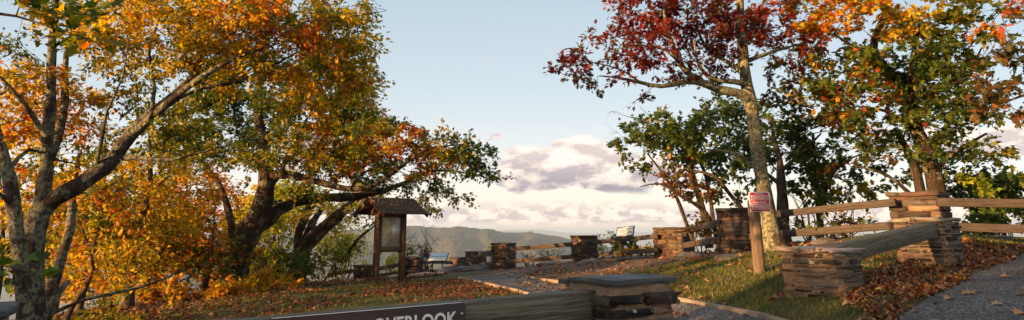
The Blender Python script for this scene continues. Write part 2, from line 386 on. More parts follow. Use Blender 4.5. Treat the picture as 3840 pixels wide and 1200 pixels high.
# ================================================================== GROUND
# one polar sheet from the camera's feet to the horizon
def build_ground():
    rr=np.concatenate([np.linspace(.3,34,300),34*np.exp(np.linspace(.02,math.log(30000/34),110))])
    f=np.radians(np.linspace(-46,46,420)); b=np.radians(np.linspace(46,314,90))[1:-1]
    th=np.concatenate([f,b])
    R,Tt=np.meshgrid(rr,th,indexing='ij'); X=R*np.sin(Tt); Y=R*np.cos(Tt)
    Z=height(X.ravel(),Y.ravel())
    V=np.stack([X.ravel(),Y.ravel(),Z],1); n=len(th)
    i=np.arange(len(rr)-1)[:,None]*n; j=np.arange(n)[None]; j2=(j+1)%n
    Fq=np.stack([i+j,i+j2,i+n+j2,i+n+j],-1).reshape(-1,4)
    x=V[:,0];y=V[:,1]; px=1920+2495*x/np.maximum(y,.5)
    Rf=fence_r(x,y); df=Rf-y
    nz=fbm(x*.8,y*.8,4,9)-.47
    # r = bare dirt, g = woodland litter, b= grass health
    dirt=np.clip(1.15-(df-1.5-3.5*np.clip(1-(px-1700)/2200,0.25,1))*.5+nz*3.,0,1)*(y>3)
    dirt=np.maximum(dirt,np.clip(nz*4+.1,0,1)*.6)
    wood=np.clip((-df+1.)*.6+nz*2,0,1)*(y>3); wood=np.maximum(wood,np.clip((700-px)/250+nz*2,0,1)*(y>3))
    gr=np.clip(.55+nz*2.2,0,1)
    c=np.stack([dirt,wood,gr],1)
    m,nt,out=newmat('ground'); h=NT(nt); P=obj_co(h)
    a=h.n('ShaderNodeSeparateColor',{0:h.n('ShaderNodeAttribute',attribute_name='tint').outputs['Color']})
    n1=h.noise(P,3.5,5,.65); n2=h.noise(P,38,4,.7); n3=h.noise(P,.9,3,.6)
    grass=h.ramp(h.math('ADD',h.math('MULTIPLY',n1,.6),h.math('MULTIPLY',n2,.4)),[(.36,(.03,.034,.014)),(.5,(.062,.068,.022)),(.64,(.12,.10,.045))])
    grass=h.mix(h.mapr(n3,.45,.65,0,.6),grass,(.12,.085,.04))
    soil=h.ramp(h.math('ADD',h.math('MULTIPLY',n1,.4),h.math('MULTIPLY',n2,.6)),[(.36,(.05,.035,.03)),(.5,(.125,.09,.075)),(.64,(.24,.19,.16))])
    lit=h.ramp(n2,[(.35,(.045,.028,.015)),(.5,(.12,.065,.03)),(.65,(.24,.12,.05))])
    c1=h.mix(a.outputs[0],grass,soil); c1=h.mix(a.outputs[1],c1,lit)
    gm=h.n('ShaderNodeCameraData') if False else None
    ln=h.n('ShaderNodeVectorMath',{0:P},operation='LENGTH').outputs['Value']
    fn=h.noise(P,.02,6,.7)
    forest=h.ramp(fn,[(.35,(.04,.045,.018)),(.5,(.09,.08,.025)),(.65,(.16,.10,.03))])
    c1=h.mix(h.mapr(ln,45,120),c1,forest)
    finish(h,out,c1,.95,h.math('ADD',n1,n2),.8,.03,.1)
    o=mk('ground',V,[Fq],m,None,True,c); meta(o,kind='structure')
build_ground()

def drape_strip(name,A,B,mat,lift,nu=60,nv=24):
    """A,B: matching polylines of ground XY points"""
    A=np.array(A);B=np.array(B)
    t=np.linspace(0,1,nu); ta=np.linspace(0,1,len(A))
    a=np.stack([np.interp(t,ta,A[:,k]) for k in (0,1)],1); b=np.stack([np.interp(t,ta,B[:,k]) for k in (0,1)],1)
    s=np.linspace(0,1,nv)
    G=a[:,None]*(1-s[None,:,None])+b[:,None]*s[None,:,None]
    e=(fbm(np.repeat(t*30,2),np.tile([0,9.],nu),2,4).reshape(nu,2)-.37)*.12
    G[:,0,0]+=e[:,0]; G[:,-1,0]+=e[:,1]
    XY=G.reshape(-1,2); Z=height(XY[:,0],XY[:,1])+lift
    i=np.arange(nu-1)[:,None]*nv; j=np.arange(nv-1)[None]
    Fq=np.stack([i+j,i+j+1,i+nv+j+1,i+nv+j],-1).reshape(-1,4)
    o=mk(name,np.column_stack([XY,Z]),[Fq],mat,None,True)
    v=o.data.polygons[0].normal
    if v.z<0: o.data.flip_normals()
    return o
def gravel(name,dark,mid,light,sc):
    m,nt,out=newmat(name); h=NT(nt); P=obj_co(h)
    vo=h.n('ShaderNodeTexVoronoi',{'Vector':P,'Scale':sc}); n=h.noise(P,sc*.9,3,.8); n2=h.noise(P,1.3,4,.6)
    sp=h.n('ShaderNodeSeparateColor',{0:vo.outputs['Color']}).outputs[0]
    c=h.ramp(h.math('ADD',h.math('MULTIPLY',sp,.6),h.math('MULTIPLY',n,.4)),[(.2,dark),(.55,mid),(.85,light)])
    c=h.mix(h.mapr(n2,.42,.6,0,.55),c,tuple(x*.55 for x in mid))
    finish(h,out,c,.85,h.math('ADD',vo.outputs['Distance'],n),1.,.01,.3); return m
g=ground
pl=[g(1722,1044),g(1835,1068),g(1960,1100),g(2080,1128),g(2250,1165),(.9,5.2),(1.0,2.5)]
pr=[g(1898,1031),g(2000,1045),g(2105,1059),g(2300,1090),g(2500,1121),g(2860,1193),(3.0,3.6)]
o=drape_strip('path',pl,pr,gravel('gravel',(.03,.03,.032),(.10,.095,.095),(.38,.36,.36),70),.012); meta(o,kind='structure')
al=[(2.1,3.0),g(3360,1200),g(3450,1140),g(3550,1085),g(3660,1030),g(3760,988),g(3860,945),(11,13)]
ar=[(7,1.5),(8,4),(9,5),(10,6),(11,7),(12,8),(13,9),(16,11)]
o=drape_strip('asphalt_road',al,ar,gravel('asphalt',(.03,.029,.029),(.085,.082,.082),(.36,.35,.35),60),.014,80,50); meta(o,kind='structure')
# timber edging of the path
def edging(name,label,pts,h=.05,t=.09,seed=0):
    P=[np.array([p[0],p[1],gz(p[0],p[1])+h]) for p in pts]
    mb=MB()
    Q,_=smoothpath(P,np.ones(len(P)),.5)
    for i in range(len(Q)): Q[i,2]=gz(Q[i,0],Q[i,1])+h
    k=max(2,len(Q)//3)
    idx=list(range(0,len(Q)-1,k))+[len(Q)-1]
    idx=sorted(set(idx))
    for a,b in zip(idx[:-1],idx[1:]): 
        if np.linalg.norm(Q[a]-Q[b])>.2: beam_mesh(mb,Q[a],Q[b],.12,t,.01,6,.004,seed+a)
    o=mb.build(name,M_EDGE,None); meta(o,label,'path edging','timber edging of the gravel path')
M_EDGE=plain('edging_wood',(.27,.22,.17),.9,.1,0,.3)
edging('path_edging','weathered timber edging between the leafy lawn and the near side of the gravel path',pl[:5],seed=1)
edging('path_edging','short timber edging closing the far end of the gravel path',[pl[0],pr[0]],seed=2)
edging('path_edging','timber edging along the far side of the gravel path behind the slate capped pillar',pr[:4],seed=3)
edging('path_edging','timber edging between the gravel path and the grass left of the low grey pillar',pr[4:],seed=4)

# ================================================================== STONE PILLARS
def cube_template(n=3):
    pts={};V=[];Fq=[]
    def idx(p):
        k=tuple(np.round(p,5))
        if k not in pts: pts[k]=len(V); V.append(p)
        return pts[k]
    for ax in range(3):
        for sg in (-1,1):
            a,b=[k for k in range(3) if k!=ax]
            for i in range(n):
                for j in range(n):
                    q=[]
                    for (di,dj) in ((0,0),(1,0),(1,1),(0,1)):
                        p=np.zeros(3);p[ax]=sg;p[a]=-1+2*(i+di)/n;p[b]=-1+2*(j+dj)/n;q.append(idx(p))
                    flip=(sg>0)!=((ax==1))
                    Fq.append(q if flip else q[::-1])
    return np.array(V),np.array(Fq)
CT_V,CT_F=cube_template(3)
SLATE=[((.018,.018,.02),4),((.04,.034,.03),3),((.085,.062,.05),2),((.09,.093,.09),1.8),((.16,.11,.08),1.6),((.2,.19,.17),.7)]
BROWN=[((.045,.033,.028),3.5),((.085,.056,.042),3),((.13,.085,.06),2.2),((.075,.065,.06),2),((.2,.15,.11),.5)]
def stone(mb,c,hx,hy,hz,ux,uy,r,col,rough=.085):
    V=CT_V.copy(); ext=np.abs(V).sum(1)
    V*=np.where(ext>2.9,.975,np.where(ext>2.3,.99,1.))[:,None]
    V=V+r.normal(0,rough,V.shape)*np.array([min(1,.12/hx) ,min(1,.12/hy),1.])
    W=c+V[:,0:1]*hx*ux+V[:,1:2]*hy*uy+V[:,2:3]*hz*np.array([0,0,1.])
    mb.add(W,CT_F,col)
def pillar(label,pl_,pc,pr_,ytop,Y,pal=BROWN,ch=(.05,.12),sl=(.14,.4),capt=.06,mortar=(.11,.08,.065),lift=0,seed=1,mat=None,over=.02,zb=None,cap=True,wscale=1.,group='stone pillars of the fence'):
    r=np.random.default_rng(seed*7+3); mat=mat or M_STONE
    Lp=pc-pl_;Rp=pr_-pc; phi=math.atan2(Lp,Rp); 
    al_=math.atan2(at(pc,900,Y)[0],Y); rt=np.array([math.cos(al_),-math.sin(al_),0]); fw=np.array([math.sin(al_),math.cos(al_),0])
    w=(Lp+Rp)/(math.sin(phi)+math.cos(phi))*Y*math.cos(al_)/2495*wscale; hw=w/2
    n1=-math.cos(phi)*rt-math.sin(phi)*fw; n2=math.sin(phi)*rt-math.cos(phi)*fw
    top=at(pc,ytop,Y); ctr=top-(n1+n2)*hw; zt=top[2]; z0=gz(ctr[0],ctr[1]) if zb is None else zb
    base=empty('stone_pillar',(ctr[0],ctr[1],z0),label,'pillar',group)
    ux,uy=-n2,-n1   # ux along left face, uy along right face
    ux=np.array(ux);uy=np.array(uy)
    core=MB(); c=np.array([ctr[0],ctr[1],(z0-.3+zt-capt)/2]); core.add(boxv(c,ux*(hw-(.008 if pal is SLATE else .018)),uy*(hw-(.008 if pal is SLATE else .018)),(0,0,(zt-capt-z0+.3)/2)),BOXF,mortar)
    core.build('mortar_core',M_MORTAR,base,False,True)
    mb=MB(); z=z0-.18; k=0
    while z<zt-capt-.01:
        h=r.uniform(*ch); h=min(h,zt-capt-z); 
        if zt-capt-z-h<ch[0]*.6: h=zt-capt-z
        th=.14*min(1,hw/.25)
        for side in range(4):
            full=(side%2)==(k%2)
            ax,nn=((ux,-uy),(uy,-ux),(ux,uy),(uy,ux))[side]
            Lh=hw if full else hw-th
            x=-Lh
            while x<Lh-.01:
                l=min(r.uniform(*sl),2*Lh); 
                if Lh-x-l<sl[0]*.7: l=Lh-x
                out=r.uniform(-.012,.018); gap=r.uniform(.004,.012)*(1.7 if pal is SLATE else 1)
                cc=np.array([ctr[0],ctr[1],z+h/2])+ax*(x+l/2)+nn*(hw-th/2+out)
                col=pick_cols(pal,1)[0]
                vs=r.uniform(.6,1.) if pal is SLATE else r.uniform(.85,1.); cc[2]+=r.uniform(-.5,.5)*h*(1-vs)*.8
                stone(mb,cc,max(.02,l/2-gap*.5),th/2,max(.008,(h/2-gap*.45)*vs),ax,nn,r,col)
                x+=l
        z+=h;k+=1
    mb.build('stonework',mat,base,False,True)
    if cap:
        cm=MB(); x=-hw-over
        nst=(4 if pal is SLATE else 2) if w<.75 else 3
        cuts=np.sort(np.concatenate([[-hw-over,hw+over],r.uniform(-.5,.5,nst-1)*hw*1.2]))
        for a,b in zip(cuts[:-1],cuts[1:]):
            cc=np.array([ctr[0],ctr[1],zt-capt/2+r.uniform(-.006,.006)])+ux*(a+b)/2
            stone(cm,cc,(b-a)/2-.004,hw+over,capt/2,ux,uy,r,(pick_cols([((.26,.23,.2),2),((.33,.3,.27),2),((.12,.09,.08),1)],1)[0] if pal is SLATE else pick_cols(pal,1)[0]*.95),.2 if pal is SLATE else .09)
        cm.build('capstone',mat,base,False,True)
    return base,ctr,hw,zt,phi,ux,uy
pillar('tall square stone fence pillar, the nearer one just right of the gravel path end',1844,1906,1935,911,24,seed=2)
pillar('dark stone fence pillar between two stretches of rail, left of the tilted map panel',2142,2204,2240,883,22,seed=3)
pillar('flat topped stone fence pillar right of the tilted map panel with low sun on its face',2450,2556,2602,852,19,seed=4,mat=M_STONEL)
pillar('broad lichen spotted stone pillar directly behind the warning post',2684,2806,2850,778,14.3,seed=5,mat=M_STONEL,ch=(.05,.1))
pillar('large stone fence pillar at right holding rails on both sides, behind the rail end pillar',3325,3512,3560,716,11.2,seed=6,mat=M_STONEL,ch=(.06,.12),sl=(.18,.45),capt=.07,over=.03)
pillar('small stone pillar half hidden behind the left post of the notice board',1328,1368,1397,994,27,seed=7)
pillar('sunlit small stone pillar between the notice board and the low scenery panel',1514,1566,1588,963,27,seed=8)
pillar('lowest stone pillar just right of the low scenery panel',1688,1718,1752,966,31,seed=9)
pillar('stone pillar with a wide shaded side, left of the rail that climbs to a taller pillar',1745,1764,1822,944,28,seed=10)
pillar('low layered stone pillar in leaf strewn grass carrying the lower end of the thick grey rail',2925,3132,3228,932,7.5,pal=SLATE,ch=(.035,.075),sl=(.12,.42),mortar=(.17,.125,.095),seed=21,capt=.05,group='stone pillars of the guard rail')
pillar('layered stone pillar carrying the upper end of the thick grey rail beside the asphalt',3345,3520,3596,816,9.0,pal=SLATE,ch=(.035,.075),sl=(.14,.45),mortar=(.16,.12,.09),seed=22,capt=.05,group='stone pillars of the guard rail')

# --- foreground pillar with blue slate cap
def slab(mb,outline,z,t,r,col,wave=.012,inner=1):
    """slab with a ragged outline (Nx2), domed/rough top"""
    o=np.array(outline,float); pts=[]
    n=len(o)
    for i in range(n):
        a=o[i];b=o[(i+1)%n]; m=max(2,int(np.linalg.norm(b-a)/.035))
        for q in range(m): pts.append(a+(b-a)*q/m)
    pts=np.array(pts); c=pts.mean(0); m=len(pts)
    pts=pts+(np.stack([fbm(pts[:,0]*9,pts[:,1]*9,3,1),fbm(pts[:,0]*9,pts[:,1]*9,3,5)],1)-.44)*.035
    rings=[];Fq=[]
    def top(p): return z+(fbm(p[:,0]*5+3,p[:,1]*5,3,8)-.44)*wave*2.4
    lv=[(.985,-t,0),(1.005,-t*.9,0),(1.012,-t*.5,1),(1.004,-.002,1),(.996,0,1),(.75,0,1),(.5,0,1),(.25,0,1)]
    for s,dz,_ in lv:
        p=c+(pts-c)*s; rings.append(np.column_stack([p,top(p)+dz]))
    V=np.concatenate(rings+[np.array([[c[0],c[1],top(c[None])[0]]])])
    for k in range(len(lv)-1):
        i=np.arange(m);Fq.append(np.stack([k*m+i,k*m+(i+1)%m,(k+1)*m+(i+1)%m,(k+1)*m+i],1))
    k=len(lv)-1;i=np.arange(m); tri=np.stack([k*m+i,k*m+(i+1)%m,np.full(m,len(V)-1)],1)
    mb.add(V,[np.concatenate(Fq),tri],col)
M_SLATE=None
def slate_mat():
    m,nt,out=newmat('blue_slate'); h=NT(nt); P=obj_co(h)
    n=h.noise(P,60,6,.7); n2=h.noise(scaled(h,P,(3,3,20)),1.5,5,.6)
    c=h.ramp(n2,[(.3,(.03,.036,.042)),(.5,(.065,.075,.084)),(.7,(.12,.13,.14))])
    finish(h,out,c,.6,h.math('ADD',h.math('MULTIPLY',n,.7),n2),1.,.02,.45); return m
M_SLATE=slate_mat()
def near_pillar(label,ctr,hw,phi,zt,zb,seed,capoff):
    r=np.random.default_rng(seed)
    n1=np.array([-math.cos(phi),-math.sin(phi),0]); n2=np.array([math.sin(phi),-math.cos(phi),0]); ux=-n2;uy=-n1
    ctr=np.array(ctr,float)
    base=empty('stone_pillar',(ctr[0],ctr[1],zb),label,'pillar','stone pillars of the name board rail')
    capt=.034; zc=zt-capt
    # mortar collar under the cap and rough core
    core=MB()
    zs=np.linspace(zb-.2,zc,26)
    m=64; th=np.linspace(0,2*np.pi,m,endpoint=False)
    sq=np.stack([np.cos(th),np.sin(th)],1); sq=sq/np.max(np.abs(sq),1)[:,None]
    V=[]
    for z in zs:
        nb=(fbm(th*6+z*23,np.full(m,z*31.),3,seed)-.44)*.035
        rad=hw-.012+nb
        V.append(ctr[None]*[1,1,0]+(sq[:,0:1]*ux+sq[:,1:2]*uy)*rad[:,None]+np.array([0,0,z]))
    V=np.concatenate(V); i=np.arange(len(zs)-1)[:,None]*m; j=np.arange(m)[None]
    core.add(V,np.stack([i+j,i+(j+1)%m,i+m+(j+1)%m,i+m+j],-1).reshape(-1,4),(.25,.185,.145))
    core.build('mortar_core',M_MORTAR,base,False,True)
    mb=MB(); z=zc-.045
    while z>zb-.15:
        h=r.uniform(.045,.075); z-=h+r.uniform(.004,.014)
        for side in range(4):
            ax,nn=((ux,-uy),(uy,-ux),(ux,uy),(uy,ux))[side]
            x=-hw+r.uniform(-.02,.01)
            while x<hw-.03:
                l=r.uniform(.13,.38); l=min(l,hw+.01-x)
                hh=h*r.uniform(.62,.98)
                if l>.05 and r.random()<.96:
                    cc=np.array([ctr[0],ctr[1],z+h/2+r.uniform(-.008,.008)])+ax*(x+l/2)+nn*(hw-.045+r.uniform(-.006,.03))
                    stone(mb,cc,l/2-.004,.06,hh/2,ax,nn,r,pick_cols(SLATE,1)[0]*1.1,.13)
                x+=l+r.uniform(.0,.05)
    mb.build('stonework',M_STONE,base,False,True)
    cm=MB(); q=hw+.022
    c2=ctr[:2]; U=ux[:2];W=uy[:2]
    # big slate + two narrow slates on the right side
    cut=.12
    slab(cm,[c2-U*q-W*q*1.0,c2+U*q*cut*3.2-W*q,c2+U*q*cut*1.6+W*q,c2-U*q*.95+W*q],zt,capt,r,(1,1,1))
    slab(cm,[c2+U*q*(cut*3.2+.03)-W*q*.97,c2+U*q*.72-W*q,c2+U*q*.66+W*q,c2+U*q*(cut*1.6+.03)+W*q],zt-.006,capt*.95,r,(1,1,1),.008)
    slab(cm,[c2+U*q*.75-W*q*.97,c2+U*q*1.08-W*q,c2+U*q*1.0+W*q*.95,c2+U*q*.69+W*q],zt-.022,capt*.9,r,(1,1,1),.008)
    cm.build('capstone',M_SLATE,base,False,False)
    return base
p=at(2287,1050,4.05); phi=math.radians(37)-math.atan2(p[0],p[1]); hw=.235
n1=np.array([-math.cos(phi),-math.sin(phi)]); n2=np.array([math.sin(phi),-math.cos(phi)])
mc=p[:2]-(n1+n2)*(hw+.02); MAINC=(mc[0],mc[1],0); MAINZ=p[2]+.0
near_pillar('foreground stone pillar with blue slate cap at the right end of the name board rail',MAINC,hw,phi,MAINZ,.35,31,0)
p2=at(75,1152,2.75)
near_pillar('dark stone pillar top in the bottom left corner in front of the birch trunks',(p2[0]-.39,p2[1]+.06,0),.25,phi,p2[2]-.005,.1,32,0)

# ================================================================== RAILS
def rail(label,a,b,hpx,t=.1,mat=None,group='wooden rails of the stone pillar fence',ext=.12,name='wooden_rail',wob=.003,seed=0,hm=None):
    A=at(*a);B=at(*b); L=np.linalg.norm(B-A); d=(B-A)/L; A=A-d*ext;B=B+d*ext; L+=2*ext
    h=hm or hpx*((a[2]+b[2])/2)/2495
    o=empty(name,A,label,'rail',group)
    # build along local X so the grain runs with the timber
    mb=MB(); beam_mesh(mb,(0,0,0),(L,0,0),h,t,.008,14,wob,seed)
    me=mb.build(name,mat or M_WOODX,None)
    bpy.data.objects.remove(o); o=me
    s=np.cross(d,[0,0,1]); s/=np.linalg.norm(s); u=np.cross(s,d)
    # local x=d, y=-s, z=u
    M=Matrix(((d[0],-s[0],u[0],A[0]),(d[1],-s[1],u[1],A[1]),(d[2],-s[2],u[2],A[2]),(0,0,0,1)))
    o.matrix_world=M; meta(o,label,'rail',group); return o
RL=[('upper rail right of the tall pillar at the end of the gravel path',(1925,925,23.6),(2145,908,22.4),15),
('lower rail right of the tall pillar by the gravel path, sunlit at its right end',(1925,972,23.6),(2145,954,22.4),15),
('upper rail running just beneath the tilted map panel',(2232,900,21.8),(2456,879,19.4),15),
('lower rail below the tilted map panel above the green plants',(2232,947,21.8),(2456,930,19.4),15),
('steep upper rail climbing to the broad pillar behind the warning post',(2565,857,18.8),(2690,826,14.8),21),
('steep lower rail climbing to the broad pillar behind the warning post',(2565,910,18.8),(2690,888,14.8),21),
('long upper rail passing behind the lichen covered oak trunk',(2830,800,14),(3330,747,11.6),24),
('long lower rail passing behind the lichen covered oak trunk',(2830,873,14),(3335,832,11.6),25),
('upper rail running off the right edge of the photo',(3545,742,11),(4200,752,10.3),31),
('lower rail running off the right edge of the photo above the fallen leaves',(3560,833,11),(4200,855,10.3),31),
('short upper rail rising from the shaded pillar to the tall pillar',(1800,944,27.6),(1850,937,24.4),17),
('short lower rail between the shaded pillar and the tall pillar',(1800,986,27.6),(1850,981,24.4),15),
('upper rail running behind the bottom edge of the low scenery panel',(1583,976,27.4),(1692,979,30.6),11),
('lower rail underneath the low scenery panel',(1583,1009,27.4),(1692,1012,30.6),11),
('sunlit upper rail seen between the two posts of the notice board',(1392,1004,27),(1518,982,27),14),
('lower rail seen between the two posts of the notice board',(1392,1032,27),(1518,1013,27),10),
('leftmost fence rail running into the shrubs',(1240,1022,26.5),(1332,1009,27),12)]
for i,(lb,a,b,hh) in enumerate(RL): rail(lb,a,b,hh,.09 if i<10 else .1,seed=i)
rail('thick grey timber rail sloping up between two low stone pillars',(3105,925,7.75),(3462,838,8.95),0,.19,M_WOODGREY,'thick timber rails',.12,'guard_rail',.002,5,.19)
A=at(2222,1092,4.28); B=at(900,1203,3.35)
dv=(A-B)/np.linalg.norm(A-B)
rail('weathered foreground timber carrying the brown name board',(700,1212,3.22),(2262,1082,4.33),0,.11,M_WOODGREY,'thick timber rails',.0,'guard_rail',.0015,8,.175)

# ================================================================== NAME BOARD
def font_mesh(txt,size,bold=.0,extr=.002,space=1.,align='LEFT'):
    cu=bpy.data.curves.new('t','FONT'); cu.body=txt; cu.size=size; cu.offset=bold; cu.extrude=extr; cu.space_character=space; cu.align_x=align; cu.resolution_u=3
    ob=bpy.data.objects.new('t',cu); COL.objects.link(ob)
    dg=bpy.context.evaluated_depsgraph_get(); me=bpy.data.meshes.new_from_object(ob.evaluated_get(dg))
    V=np.array([v.co for v in me.vertices]); Fs={}
    for p in me.polygons: Fs.setdefault(len(p.vertices),[]).append(list(p.vertices))
    bpy.data.objects.remove(ob); bpy.data.meshes.remove(me); bpy.data.curves.remove(cu)
    return V,[np.array(f) for f in Fs.values()]
def rounded(w,h,r,n=6):
    pts=[]
    for cx_,cy_,a0 in ((w-r,h-r,0),(r,h-r,90),(r,r,180),(w-r,r,270)):
        for k in range(n+1):
            a=math.radians(a0+90*k/n); pts.append((cx_+r*math.cos(a),cy_+r*math.sin(a)))
    return np.array(pts)
def plate(mb,pts,z0,z1,fr,col=None):
    """extruded outline in frame fr=(origin,X,Y,Z)"""
    o,X,Y,Z=fr; n=len(pts)
    V=np.concatenate([o+pts[:,0:1]*X+pts[:,1:2]*Y+Z*z0,o+pts[:,0:1]*X+pts[:,1:2]*Y+Z*z1])
    i=np.arange(n); mb.add(V,[np.stack([i,(i+1)%n,n+(i+1)%n,n+i],1),np.array([list(range(n))[::-1],list(range(n,2*n))])],col)
M_SIGN=plain('brown_sign_paint',(.045,.022,.018),.45,.4,0,.15); M_WHITE=plain('reflective_white',(.75,.76,.78),.4); M_FIELD=plain('faded_pink_white',(.42,.33,.36),.5); M_STEEL=plain('steel_bolt',(.5,.5,.5),.35,.5,.9)
def name_board():
    # front face line of the foreground timber
    a=at(700,1212,3.22); b=at(2262,1082,4.33); d=(b-a)/np.linalg.norm(b-a); s=np.cross(d,[0,0,1]); s/=np.linalg.norm(s); u=np.cross(s,d)
    front=s if s[1]<0 else -s
    # position along d where board's right end sits (px 1745)
    best=min(np.linspace(0,np.linalg.norm(b-a),2000),key=lambda t:abs(proj(a+d*t+front*.07)[0]-1745))
    tr=a+d*best+front*.058-u*.004
    left=min(np.linspace(0,np.linalg.norm(b-a),2000),key=lambda t:abs(proj(a+d*t+front*.07)[0]-1005))
    W=best-left; H=.3
    X=d;Y=u;Z=np.cross(X,Y)
    if np.dot(Z,front)<0: Z=-Z
    o=tr-X*W-Y*H
    base=empty('name_board',o+X*W/2,'brown name board with white routed lettering bolted to the foreground timber','sign')
    mb=MB(); plate(mb,rounded(W,H,.018),0,.010,(o,X,Y,Z)); mb.build('board',M_SIGN,base)
    # thin white strip along the top edge
    mb=MB(); rr_=rounded(W,H,.018); plate(mb,np.array([(.018,H),(.018,H+.0022),(W-.018,H+.0022),(W-.018,H)]),0,.0095,(o,X,Y,Z)); mb.build('edge_strip',M_WHITE,base)
    V,Fs=font_mesh('OVERLOOK',.098,.0022,.0015,1.02)
    w=V[:,0].max(); V=V.copy(); V[:,0]*=.455/w
    capH=V[:,1].max(); sc=.455/w
    ox=W-.05-.455; oy=H-.040-capH
    P=o+X*(V[:,0:1]+ox)+Y*(V[:,1:2]+oy)+Z*(V[:,2:3]+.0115)
    mk('lettering',P,Fs,M_WHITE,base)
    for yy in (H-.045-.01,.05):
        mb=MB()
        c=o+X*(W-.021)+Y*yy
        tube(mb,[c+Z*.009,c+Z*.013,c+Z*.0131],[.0075,.0075,.001],12)
        tube(mb,[c+Z*.0125,c+Z*.018,c+Z*.0181],[.0045,.0042,.001],8)
        mb.build('bolt',M_STEEL,base)
def proj(p):
    x,y,z=p[0],p[1],p[2]-EYE
    w=y*cP+z*sP; v=-y*sP+z*cP
    return CX+F*x/w, CY-F*v/w
name_board()

# ================================================================== WARNING POST
def warning_post():
    b=ground(2850,1024); Y=9.5; b=at(2850,1024,9.5); z0=gz(b[0],b[1])
    zt=at(2830,742,9.5)[2]; w=.06; ang=math.radians(-28)
    base=empty('warning_post',(b[0],b[1],z0),'weathered square wooden post with a pointed top in the grass before the oak','post')
    c,s=math.cos(ang),math.sin(ang); ux=np.array([c,s,0]);uy=np.array([-s,c,0]); tilt=np.array([-.02,0,0])
    mb=MB(); V=[]
    H=zt-z0
    for z,k in ((-.3,1),(.0,1),(H*.3,1),(H*.6,.98),(H-.045,.97),(H-.04,.95),(H,.12)):
        q=w*k
        for a,bb in ((-1,-1),(1,-1),(1,1),(-1,1)): V.append(np.array([b[0],b[1],z0+z])+ux*a*q*1.15+uy*bb*q+tilt*max(z,0)/H)
    V=np.array(V); i=np.arange(6)[:,None]*4;j=np.arange(4)[None]
    mb.add(V,[np.stack([i+j,i+(j+1)%4,i+4+(j+1)%4,i+4+j],-1).reshape(-1,4),np.array([[24,25,26,27]])])
    mb.build('post',M_WOODZ,base)
    # sign plate facing the camera, fixed on the front
    ctr=at(2837,758,9.5)
    # sign
    so=empty('warning_sign',ctr,'small square red and white warning sign in two languages on the wooden post','sign')
    X=np.array([math.cos(math.radians(-9)),math.sin(math.radians(-9)),0]); Y_=np.array([-.02,-.02,1.]);Y_/=np.linalg.norm(Y_); Z=np.cross(X,Y_)
    w_=70*9.5/2495; h_=w_
    o=np.array([ctr[0],ctr[1]-.115,ctr[2]])-X*w_/2-Y_*h_/2
    fr=(o,X,Y_,Z); mb=MB(); plate(mb,rounded(w_,h_,.02),0,.004,fr); mb.build('plate',M_WHITE,so)
    red=MB()
    def rr(x0,y0,x1,y1,z,mb,r=.012,col=None):
        p=rounded((x1-x0)*w_,(y1-y0)*h_,min(r,(y1-y0)*h_*.45)); p=p+np.array([x0*w_,y0*h_]); plate(mb,p,.004,z,fr,col)
    rr(.035,.035,.965,.965,.0055,red,.016); red.build('red_border',M_SIGNRED,so)
    wh=MB(); rr(.075,.565,.925,.835,.0065,wh,.003); rr(.075,.09,.925,.40,.0065,wh,.003); wh.build('white_field',M_FIELD,so)
    tx=MB()
    def text(t,cx,cy,hh,ww,mb,z):
        V,Fs=font_mesh(t,1.,.01,.0,1.)
        V=V.copy(); V[:,0]-=(V[:,0].max()+V[:,0].min())/2; V[:,0]*=ww*w_/np.ptp(V[:,0]); V[:,1]-=V[:,1].min(); V[:,1]*=hh*h_/np.ptp(V[:,1])
        mb.add(o+X*(V[:,0:1]+cx*w_)+Y_*(V[:,1:2]+cy*h_)+Z*z,Fs)
    text('WARNING',.5,.875,.065,.42,tx,.0068); tx.build('english_heading',M_WHITE,so); tx=MB(); text('PRECAUCIÓN',.5,.44,.085,.62,tx,.0068)
    tx.build('spanish_heading',M_WHITE,so)
    rx=MB(); text('INJURY OR DEATH POSSIBLE',.5,.655,.045,.8,rx,.0075); rx.build('warning_line',M_SIGNRED,so); rx=MB()
    r=np.random.default_rng(4)
    for y in (.775,.72,.595,.34,.285,.225,.165,.115):   # lines too small to read in the photograph
        if y==.595: rx.build('english_small_print',M_SIGNRED,so); rx=MB()
        if y==.34: rx.build('english_footer_line',M_SIGNRED,so); rx=MB()
        x=.13+r.uniform(0,.04)
        while x<.86:
            l=r.uniform(.03,.1); x1=min(x+l,.88); p=np.array([(x*w_,y*h_),(x1*w_,y*h_),(x1*w_,(y+.026)*h_),(x*w_,(y+.026)*h_)]); plate(rx,p,.0066,.0072,fr); x=x1+.02
    rx.build('spanish_small_print',M_SIGNRED,so)
M_SIGNRED=plain('sign_red',(.36,.012,.06),.4)
warning_post()

